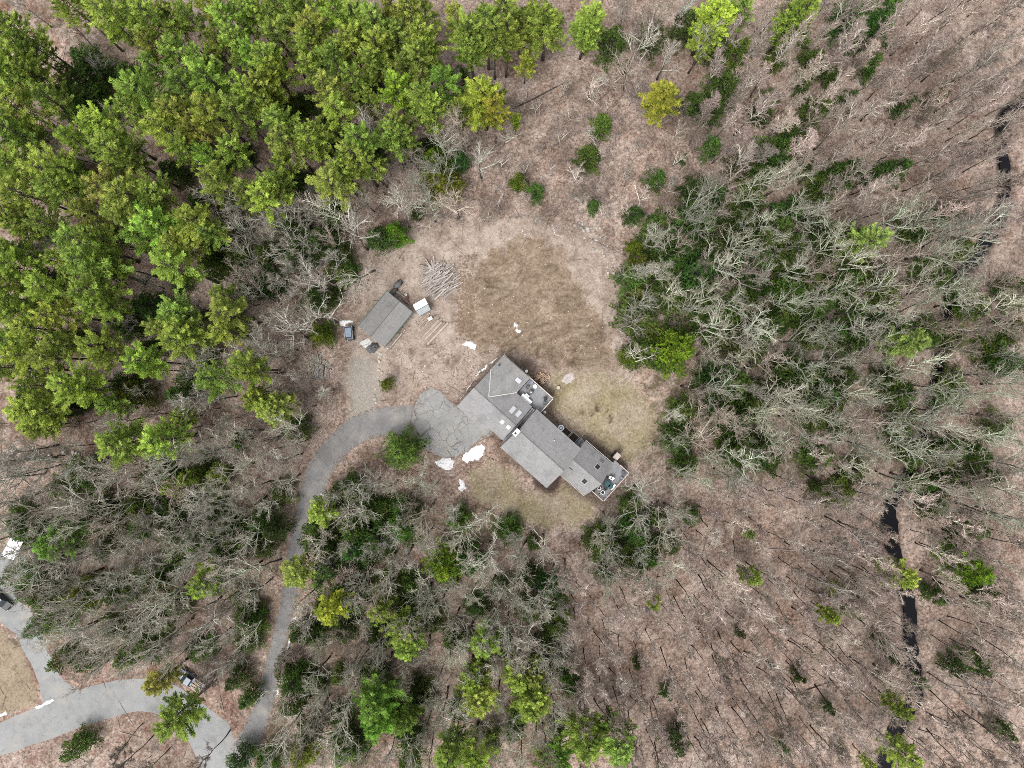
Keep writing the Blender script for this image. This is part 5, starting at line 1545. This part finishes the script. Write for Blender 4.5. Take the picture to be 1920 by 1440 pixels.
Dz = [(1170, 440), (1270, 370), (1420, 320), (1700, 400), (1920, 450), (1920, 980), (1760, 960), (1640, 930), (1560, 830), (1430, 860), (1330, 930), (1230, 890), (1200, 800), (1190, 700), (1180, 560)]
D2 = [(1100, 940), (1200, 920), (1280, 960), (1240, 1090), (1120, 1090)]
Ez = [(1330, 90), (1450, 10), (1560, -20), (1920, -20), (1940, 450), (1700, 400), (1420, 325), (1320, 250)]
E0 = [(1130, -10), (1330, -10), (1320, 130), (1170, 140)]
Fs = [(1060, 1040), (1240, 1100), (1300, 980), (1450, 850), (1560, 820), (1650, 930), (1930, 980), (1930, 1450), (1090, 1450), (1070, 1250)]
Hz = [(690, 200), (900, 230), (900, 330), (860, 400), (700, 420), (640, 330)]
Gz = [(930, 230), (960, 180), (1200, 140), (1330, 240), (1310, 400), (1100, 410), (930, 400)]
Iz = [(470, 800), (560, 680), (640, 680), (640, 790), (560, 850), (480, 880)]
Jz = [(130, 1440), (240, 1385), (370, 1385), (390, 1440)]
# a few leafless trees that can be singled out in the photograph, by the foot of the trunk
def landmark_bare(bx, by, variants, s, lab, tint, lean=(0, 0), rz=0, k=0):
    x, y = W(bx, by)
    tm, cm = variants[k % len(variants)]
    r = empty('bare_tree', (x, y, gz(bx, by)), 0, lab, 'tree', None, rot=(lean[0], lean[1], rz))
    r.scale = (s, s, s)
    link('trunk', tm, r).color = (*tint, 1)
    link('crown', cm, r).color = (*tint, 1)
LIGHT = (1.25, 1.25, 1.18)
landmark_bare(703, 507, BROAD, .85, 'pale leafless tree leaning left from the upper corner of the shed yard', LIGHT, (0, -.38), 1.0, 1)
landmark_bare(1166, 505, BROAD, .72, 'pale leafless tree leaning right over the edge of the dirt clearing', LIGHT, (.12, .38), 0, 2)
landmark_bare(1191, 690, BROAD, .7, 'pale leafless tree leaning right below the bushy olive-green conifer', LIGHT, (-.05, .34), 2, 3)
landmark_bare(794, 388, BROAD, .85, 'pale leafless tree leaning up and left at the upper edge of the trampled ground', LIGHT, (.15, -.2), .5, 4)
landmark_bare(718, 282, FINE, .9, 'white birch with bare branches among the lime pines', (1.7, 1.7, 1.75), (.03, -.06), 0, 0)
landmark_bare(1160, 125, BROAD, 1.05, 'large pale leafless tree with a wide fan of branches at the top edge', LIGHT, (.06, .2), 0, 5)
landmark_bare(1388, 742, BROAD, .95, 'pale leafless tree fanning right from the middle of the dark green patch', LIGHT, (.02, .3), 0, 6)
landmark_bare(1100, 165, SAPL, 1.2, 'pale crooked leafless sapling in the brush above the clearing', LIGHT, (.2, .3), 0, 1)
landmark_bare(640, 445, BROAD, .8, 'leafless tree leaning left above the shed yard, its trunk pale', LIGHT, (.1, -.4), 3, 7)
landmark_bare(1250, 480, BROAD, .8, 'pale leafless tree fanning right out of the green hemlocks by the clearing', LIGHT, (.05, .35), 3, 0)
for k, (bx, by, s, lab) in enumerate(((268, 1357, .8, 'dark slender tree on the lower road verge, its foot at the kerb'), (287, 1379, .85, 'dark slender tree on the lower verge beside the green roadside pine'), (319, 1402, .8, 'dark slender tree at the lower verge, its top reaching the bottom edge'),
        (432, 1368, .9, 'dark slender tree between the lower road and the driveway mouth'), (434, 1242, .9, 'dark slender tree right of the pickup, its stem crossing the road edge'))):
    x, y = W(bx, by)
    tm, cm = SLIM[k % len(SLIM)]
    r = empty('slender_tree', (x, y, gz(bx, by)), 0, lab, 'tree', None, rot=(random.gauss(0, .05), random.gauss(0, .05), k * 1.3))
    r.scale = (s * 1.15, s * 1.15, s)
    link('trunk', tm, r); link('crown', cm, r).color = (.6, .55, .52, 1)
TREES_SEEN.extend([(600, 490), (1200, 480), (1230, 690), (765, 320), (690, 215), (1250, 60), (1480, 715), (560, 420), (1310, 455)])
P_a2, P_h, P_d2, P_e0 = scatter(A2, 32, 2, 11), scatter(Hz, 44, 3, 11), scatter(D2, 34, 4, 11), scatter(E0, 46, 5, 11)
P_a1, P_c, P_a3 = scatter(A1, 33, 6, 11), scatter(Cz, 35, 7, 11), scatter(A3, 78, 8, 6)
fs = scatter([(1590, 920), (1760, 950), (1830, 1000), (1820, 1180), (1740, 1330), (1640, 1300), (1620, 1120), (1560, 1130), (1500, 1100)], 52, 12, 11)
P_d = [p for p in scatter(Dz, 38, 9, 11) if p[0] > 1245 or random.random() > .5]
bare('bare_tree', P_a1 + P_a2 + P_h + P_e0, BROAD, 16, 'leafless grey trees', 'leafless grey tree', (1.14, 1.16, 1.07), .72, 1.08)
bare('bare_tree', P_a3, BROAD, 16, 'leafless grey trees', 'low leafless grey tree', (.9, .9, .86), .42, .66)
bare('crooked_tree', P_c + P_d2, BROAD, 16, 'crooked leafless trees below the house', 'crooked leafless tree', GREYGREEN, .66, 1.0)
dd = P_d
P_k = scatter([(180, 690), (330, 760), (540, 640), (640, 690), (600, 780), (480, 870), (300, 870), (0, 890), (0, 770)], 40, 21, 9)
bare('bare_tree', P_k, BROAD, 16, 'leafless grey trees', 'thin leafless grey tree', (1.1, 1.1, 1.02), .5, .85)
bare('lichened_tree', dd, BROAD, 16, 'pale lichened trees right of the clearing', 'leafless grey-green tree', (1.06, 1.12, .98), .72, 1.08)
P_e = scatter(Ez, 34, 10, 10)
bare('fine_twigged_tree', P_e, FINE, 15, 'fine-twigged trees at the upper right', 'pinkish bare tree', PINK, .75, 1.1)
P_f = scatter(Fs, 26, 11, 10)
random.shuffle(P_f)
P_f.sort(key=lambda p: -float(waves(np.array([p[0]]), np.array([p[1]]), 170, 8, 2)[0]) + random.gauss(0, .5))
bare('slender_tree', P_f[:290], SLIM, 15, 'slender poles of the lower right wood', 'slender bare tree', PINK, .6, 1.12, .72, .085)
bare('bare_tree', fs, BROAD, 16, 'leafless grey trees', 'leafless grey tree', PINK, .65, .95)
P_g = scatter(Gz, 40, 13, 5) + scatter(Iz, 30, 14, 5) + scatter([(700, 430), (940, 400), (1100, 420), (1130, 450), (960, 430), (760, 450)], 34, 15, 5, 0) + scatter(Jz, 40, 16, 6)
bare('bare_sapling', P_g, SAPL, 6.5, 'leafless saplings and tall brush', 'leafless brush sapling', PINK, .6, 1.15, .5, .1)
print('TREES', len(P_a1), len(P_a2), len(P_c), len(P_a3), len(P_d), len(P_e), len(P_f), len(P_g), len(fs))

# ---------------------------------------------------------------- fallen trunks
FALL = [((1103, 446), (1174, 482), .09, 'long pale fallen pole at the upper right corner of the clearing'), ((1117, 452), (1150, 437), .08, 'short fallen pole crossing the long pale one by the clearing'), ((1133, 476), (1181, 464), .09, 'fallen pole nearest the leaning pale tree by the clearing'),
        ((962, 205), (1068, 153), .16, 'dark fallen trunk in the brush above the clearing'), ((1272, 207), (1330, 186), .14, 'dark fallen trunk just right of the lone yellow pine'), ((1020, 399), (1082, 362), .1, 'pale fallen trunk in the brush below the small green conifer'),
        ((0, 1014), (122, 964), .14, 'long dark fallen trunk passing the white canopy'), ((1210, 205), (1160, 255), .1, 'pale fallen trunk left of the lone yellow pine'), ((660, 530), (690, 540), .08, 'short fallen pole behind the shed yard'),
        ((1500, 1300), (1580, 1268), .1, 'dark fallen trunk among the slender trees'), ((1120, 1320), (1210, 1285), .1, 'pale fallen trunk among the slender trees below the house'), ((1440, 1030), (1575, 1035), .08, 'straight fallen pole at the upper side of the slender wood')]
for (a, b, r, lab) in FALL:
    n = 5
    pts = []
    for i in range(n):
        f = i / (n - 1)
        px, py = a[0] + (b[0] - a[0]) * f + random.gauss(0, 1), a[1] + (b[1] - a[1]) * f + random.gauss(0, 1)
        pts.append((*W(px, py), gz(px, py) + r + .12))
    mb = MB(); mb.tube(pts, [r * (1.1 - .6 * i / 4) for i in range(n)], 6)
    o = mb.build('fallen_trunk', M['darktrunk'] if 'dark' in lab else M['logbark'])
    tag(o, lab, 'fallen trunk')

# ---------------------------------------------------------------- stones
ROCKS = []
for i in range(6):
    bm = bmesh.new(); bmesh.ops.create_icosphere(bm, subdivisions=2, radius=.5)
    rr = random.Random(i)
    off = [Vector((rr.gauss(0, 1), rr.gauss(0, 1), rr.gauss(0, 1))).normalized() for _ in range(7)]
    for v in bm.verts:
        n_ = v.co.normalized()
        k = 1.0
        for o_ in off: k = min(k, .84 / max(.55, n_.dot(o_)) * .9 + .0) if n_.dot(o_) > .6 else k
        v.co *= k * rr.uniform(.95, 1.05); v.co.z *= .7
    me = bpy.data.meshes.new('rock'); bm.to_mesh(me); bm.free(); me.materials.append(M['rock']); ROCKS.append(me)
def stones(line, n, spread, smin, smax, label, group):
    ln = smooth_open(np.array(line, float), 2)
    for _ in range(n):
        p = ln[random.randrange(len(ln))] + np.array([random.gauss(0, spread), random.gauss(0, spread)])
        s = random.uniform(smin, smax)
        x, y = W(*p)
        o = link('rock', random.choice(ROCKS), None, (x, y, gz(*p) + .12 * s), (random.gauss(0, .3), random.gauss(0, .3), random.uniform(0, 6.28)), (s, s * random.uniform(.7, 1.1), s * random.uniform(.6, 1)))
        tag(o, label, 'rock', group)
stones([(1085, 428), (1110, 440), (1130, 475), (1150, 510), (1165, 545), (1174, 590), (1180, 640)], 46, 6, .3, .95, 'pale stone in the row along the right edge of the dirt clearing', 'stones along the right clearing edge')
stones([(714, 662), (709, 700), (704, 750)], 30, 2.5, .25, .7, 'pale stone in the line beside the gravel track', 'stones beside the gravel track')
stones([(980, 436), (988, 440)], 14, 3.5, .25, .5, 'pale broken stone in the small heap at the top of the clearing', 'stone heap at the top of the clearing')
stones([(730, 665), (770, 690), (800, 700)], 22, 14, .2, .5, 'small stone scattered between the shed and the house', 'stones between shed and house')
stones([(1190, 600), (1186, 625)], 5, 4, .5, 1.1, 'grey boulder at the wood edge right of the clearing', 'boulders at the wood edge')
stones([(1086, 413), (1125, 425)], 5, 4, .5, .9, 'grey boulder in the brush above the clearing', 'boulders above the clearing')
stones([(70, 850), (150, 850)], 9, 10, .4, 1.1, 'bluish boulder along the small brook at the left', 'boulders along the small brook')
stones([(240, 1350), (120, 1395)], 5, 4, .3, .6, 'pale stone on the lower verge of the road', 'stones on the road verge')
am = gthing('ash_heap', 1066, 709, .4, 'low mauve-grey heap of ash on the back lawn', 'heap')
mb = MB(); mb.add(*lump(1.5, 1.1, .22, 16, .3, 31)); mb.build('heap', plain('pale_ash', (.33, .29, .28), .95, .25, 2.0, bump=.5), am)

# ---------------------------------------------------------------- undergrowth nobody could count: twiggy brush, dead sticks, clods
def cones(base, tip, r):
    """three sided slivers from base to tip"""
    d = tip - base
    d /= np.linalg.norm(d, axis=1)[:, None] + 1e-9
    a = np.cross(d, RNG.normal(0, 1, d.shape)); a /= np.linalg.norm(a, axis=1)[:, None] + 1e-9
    b = np.cross(d, a)
    r = np.asarray(r)[:, None]
    V = np.stack([base + a * r, base - a * r * .5 + b * r * .87, base - a * r * .5 - b * r * .87, tip], 1).reshape(-1, 3)
    n = len(base)
    k = np.arange(n)[:, None] * 4
    F = np.stack([np.hstack([k, k + 1, k + 3]), np.hstack([k + 1, k + 2, k + 3]), np.hstack([k + 2, k, k + 3])], 1).reshape(-1, 3)
    return V, F
def arr_mesh(name, V, F, mat):
    me = bpy.data.meshes.new(name)
    me.vertices.add(len(V)); me.vertices.foreach_set('co', np.asarray(V, np.float32).ravel())
    me.loops.add(F.size); me.loops.foreach_set('vertex_index', F.ravel().astype(np.int32))
    me.polygons.add(len(F)); me.polygons.foreach_set('loop_start', np.arange(0, F.size, F.shape[1], dtype=np.int32))
    me.materials.append(mat); me.update(calc_edges=True)
    return me
def allowed(X, Y, margin):
    bad = np.zeros(X.shape, bool)
    for p in (HOUSE, SHED_P, COURT, ROAD, SIDE_DRIVE, DRIVE[::4], DIRT, LAWN_BACK, LAWN_FRONT, TRACK):
        bad |= sdf(X, Y, p) > -margin
    return ~bad & (seg_dist(X, Y, stream_s[::3], False) > 17)
def brush(name, n, region, stems, hgt, spread, rad, mat, seed, margin=4, clump=True):
    r = np.random.default_rng(seed)
    reg = np.array(region, float); lo, hi = reg.min(0), reg.max(0)
    P = r.uniform(lo, hi, (n * 3, 2))
    X, Y = P[:, 0], P[:, 1]
    dens = waves(X, Y, 110, 7, 3) + r.normal(0, .35, len(X))
    ok = inside(X, Y, region) & allowed(X, Y, margin) & (dens > -.15)
    X, Y = X[ok][:n], Y[ok][:n]
    Z = ground_h(X, Y)
    B = np.stack([(X - 960) * PX, (720 - Y) * PX, Z], 1)
    B = np.repeat(B, stems, 0)
    m = len(B)
    az = r.uniform(0, 6.28, m); h = hgt * r.uniform(.35, 1.1, m); s = spread * r.uniform(.2, 1.1, m)
    T = B + np.stack([np.cos(az) * s, np.sin(az) * s, h], 1)
    B2 = B + r.normal(0, .08, B.shape) * [1, 1, 0] - [0, 0, .05]
    V, F = cones(B2, T, rad * r.uniform(.6, 1.2, m))
    # a side shoot on every stem
    f = r.uniform(.35, .8, m)[:, None]
    Q = B2 + (T - B2) * f
    T2 = Q + np.stack([np.cos(az + r.choice([-1, 1], m) * .9) * s * .5, np.sin(az + r.normal(0, .9, m)) * s * .5, h * .3], 1)
    V2, F2 = cones(Q, T2, rad * .6 * np.ones(m))
    return tag(link(name, arr_mesh(name, np.vstack([V, V2]), np.vstack([F, F2 + len(V)]), mat)), None, None, None, 'stuff')
M['brush'] = mat_bark('brush_twigs', (.15, .115, .10), (.31, .265, .24), 1.0)
M['brushred'] = mat_bark('red_brush_twigs', (.12, .055, .045), (.22, .125, .105), 1.0)
ALLR = [(-80, -60), (2000, -60), (2000, 1500), (-80, 1500)]
brush('undergrowth_brush', 3600, ALLR, 8, 1.5, .9, .016, M['brush'], 1)
brush('undergrowth_brush', 1500, [(700, 400), (940, 200), (1200, 130), (1350, 240), (1320, 420), (1150, 440), (960, 410), (760, 440)], 9, 1.7, 1.1, .017, M['brush'], 2, 0)
brush('undergrowth_brush', 800, [(560, 860), (700, 840), (900, 900), (1060, 1000), (1060, 1440), (460, 1440)], 9, 1.3, .8, .018, M['brushred'], 3)
brush('undergrowth_brush', 420, [(1600, 900), (1740, 900), (1790, 1200), (1770, 1460), (1600, 1460), (1650, 1200)], 9, 1.6, 1.0, .02, M['brush'], 11)
brush('undergrowth_brush', 300, [(1690, 500), (1860, 300), (1960, 180), (1960, 420), (1800, 560), (1790, 900), (1690, 900)], 9, 1.6, 1.0, .02, M['brush'], 12)
brush('undergrowth_brush', 700, [(1300, -40), (1980, -40), (1980, 480), (1400, 420)], 9, 1.8, 1.0, .015, M['brush'], 4)
def sticks(name, n, region, lmin, lmax, rad, mat, seed, margin=2):
    r = np.random.default_rng(seed)
    reg = np.array(region, float)
    P = r.uniform(reg.min(0), reg.max(0), (n * 2, 2))
    X, Y = P[:, 0], P[:, 1]
    ok = inside(X, Y, region) & allowed(X, Y, margin)
    X, Y = X[ok][:n], Y[ok][:n]
    Z = ground_h(X, Y) + .04
    B = np.stack([(X - 960) * PX, (720 - Y) * PX, Z], 1)
    az = r.uniform(0, 6.28, len(B)); l = r.uniform(lmin, lmax, len(B))
    T = B + np.stack([np.cos(az) * l, np.sin(az) * l, r.uniform(-.02, .2, len(B))], 1)
    V, F = cones(B, T, rad * r.uniform(.5, 1.3, len(B)))
    return tag(link(name, arr_mesh(name, V, F, mat)), None, None, None, 'stuff')
sticks('dead_sticks', 8000, ALLR, .5, 2.2, .028, M['brush'], 5)
sticks('fallen_branches', 420, ALLR, 2.5, 6.5, .10, M['logbark'], 61, 6)
sticks('dead_sticks', 1500, ALLR, 1.0, 3.5, .045, M['trunk'], 6)
def clods(name, n, region, smin, smax, mat, seed):
    r = np.random.default_rng(seed)
    reg = np.array(region, float)
    P = r.uniform(reg.min(0), reg.max(0), (n * 2, 2))
    ok = inside(P[:, 0], P[:, 1], region)
    X, Y = P[ok, 0][:n], P[ok, 1][:n]
    C = np.stack([(X - 960) * PX, (720 - Y) * PX, ground_h(X, Y)], 1)
    octa = np.array([(1, 0, 0), (0, 1, 0), (-1, 0, 0), (0, -1, 0), (0, 0, .8), (0, 0, -.4)], float)
    of = np.array([(0, 1, 4), (1, 2, 4), (2, 3, 4), (3, 0, 4)])
    s = smin + (smax - smin) * r.random(len(C)) ** 3
    V = C[:, None, :] + octa[None] * s[:, None, None] * r.uniform(.6, 1.3, (len(C), 6, 1))
    F = (np.arange(len(C))[:, None, None] * 6 + of[None]).reshape(-1, 3)
    return tag(link(name, arr_mesh(name, V.reshape(-1, 3), F, mat)), None, None, None, 'stuff')
M['clod'] = plain('soil_clods', (.15, .108, .076), .95, .4, 1.5)
M['chip'] = plain('pale_stone_chips', (.36, .32, .28), .95, .3, 1.5)
clods('soil_clods', 2600, DIRT, .04, .22, M['clod'], 7)
clods('soil_clods', 900, [(858, 480), (890, 470), (885, 640), (856, 640)], .05, .3, M['clod'], 8)
clods('soil_clods', 700, [(735, 650), (860, 640), (930, 665), (860, 745), (780, 730), (715, 740)], .04, .2, M['clod'], 81)
clods('stone_chips', 900, SAND, .03, .14, M['chip'], 9)
clods('stone_chips', 500, [(1080, 425), (1135, 440), (1190, 560), (1195, 680), (1165, 690), (1160, 560)], .04, .22, M['chip'], 10)
def leaves(name, n, line, off, seed):
    r = np.random.default_rng(seed)
    ln = np.array(line, float)
    k = r.integers(0, len(ln) - 1, n)
    t = np.diff(ln[:, :2], axis=0)[k]; t /= np.linalg.norm(t, axis=1)[:, None] + 1e-9
    q = np.stack([-t[:, 1], t[:, 0]], 1)
    w = (ln[k, 2] / 2)[:, None] if ln.shape[1] > 2 else np.zeros((n, 1))
    sg = r.choice([-1, 1], n)[:, None]
    p = ln[k, :2] + t * r.uniform(-4, 4, (n, 1)) + q * sg * (w - np.abs(r.normal(0, off, (n, 1))) + 1.5)
    c = np.stack([(p[:, 0] - 960) * PX, (720 - p[:, 1]) * PX, np.full(n, .05)], 1)
    s = r.uniform(.05, .16, n)[:, None]; a = r.uniform(0, 6.28, n)
    d = np.stack([np.cos(a), np.sin(a), r.normal(0, .2, n)], 1) * s; e = np.stack([-np.sin(a), np.cos(a), r.normal(0, .2, n)], 1) * s * .7
    V = np.stack([c - d, c + e, c + d, c - e], 1).reshape(-1, 3)
    F = np.arange(n * 4).reshape(-1, 4)[:, ::-1]
    return tag(link(name, arr_mesh(name, V, F, M['leaf'])), None, None, None, 'stuff')
M['leaf'] = plain('dead_leaves', (.17, .130, .105), .9, .5, 2.0)
leaves('dead_leaves', 1700, drive_s, 4.5, 71)
rd = densify(ROAD[2:13] , 6); leaves('dead_leaves', 900, np.column_stack([densify(ROAD, 6), np.zeros(len(densify(ROAD, 6)))])[8:70], 3.0, 72)
leaves('dead_leaves', 900, np.column_stack([densify(COURT, 6), np.zeros(len(densify(COURT, 6)))]), 3.0, 73)
settle()
print('OBJECTS', len(scene.objects), 'TRIS', sum(sum(len(p.vertices) - 2 for p in me.polygons) for me in bpy.data.meshes))
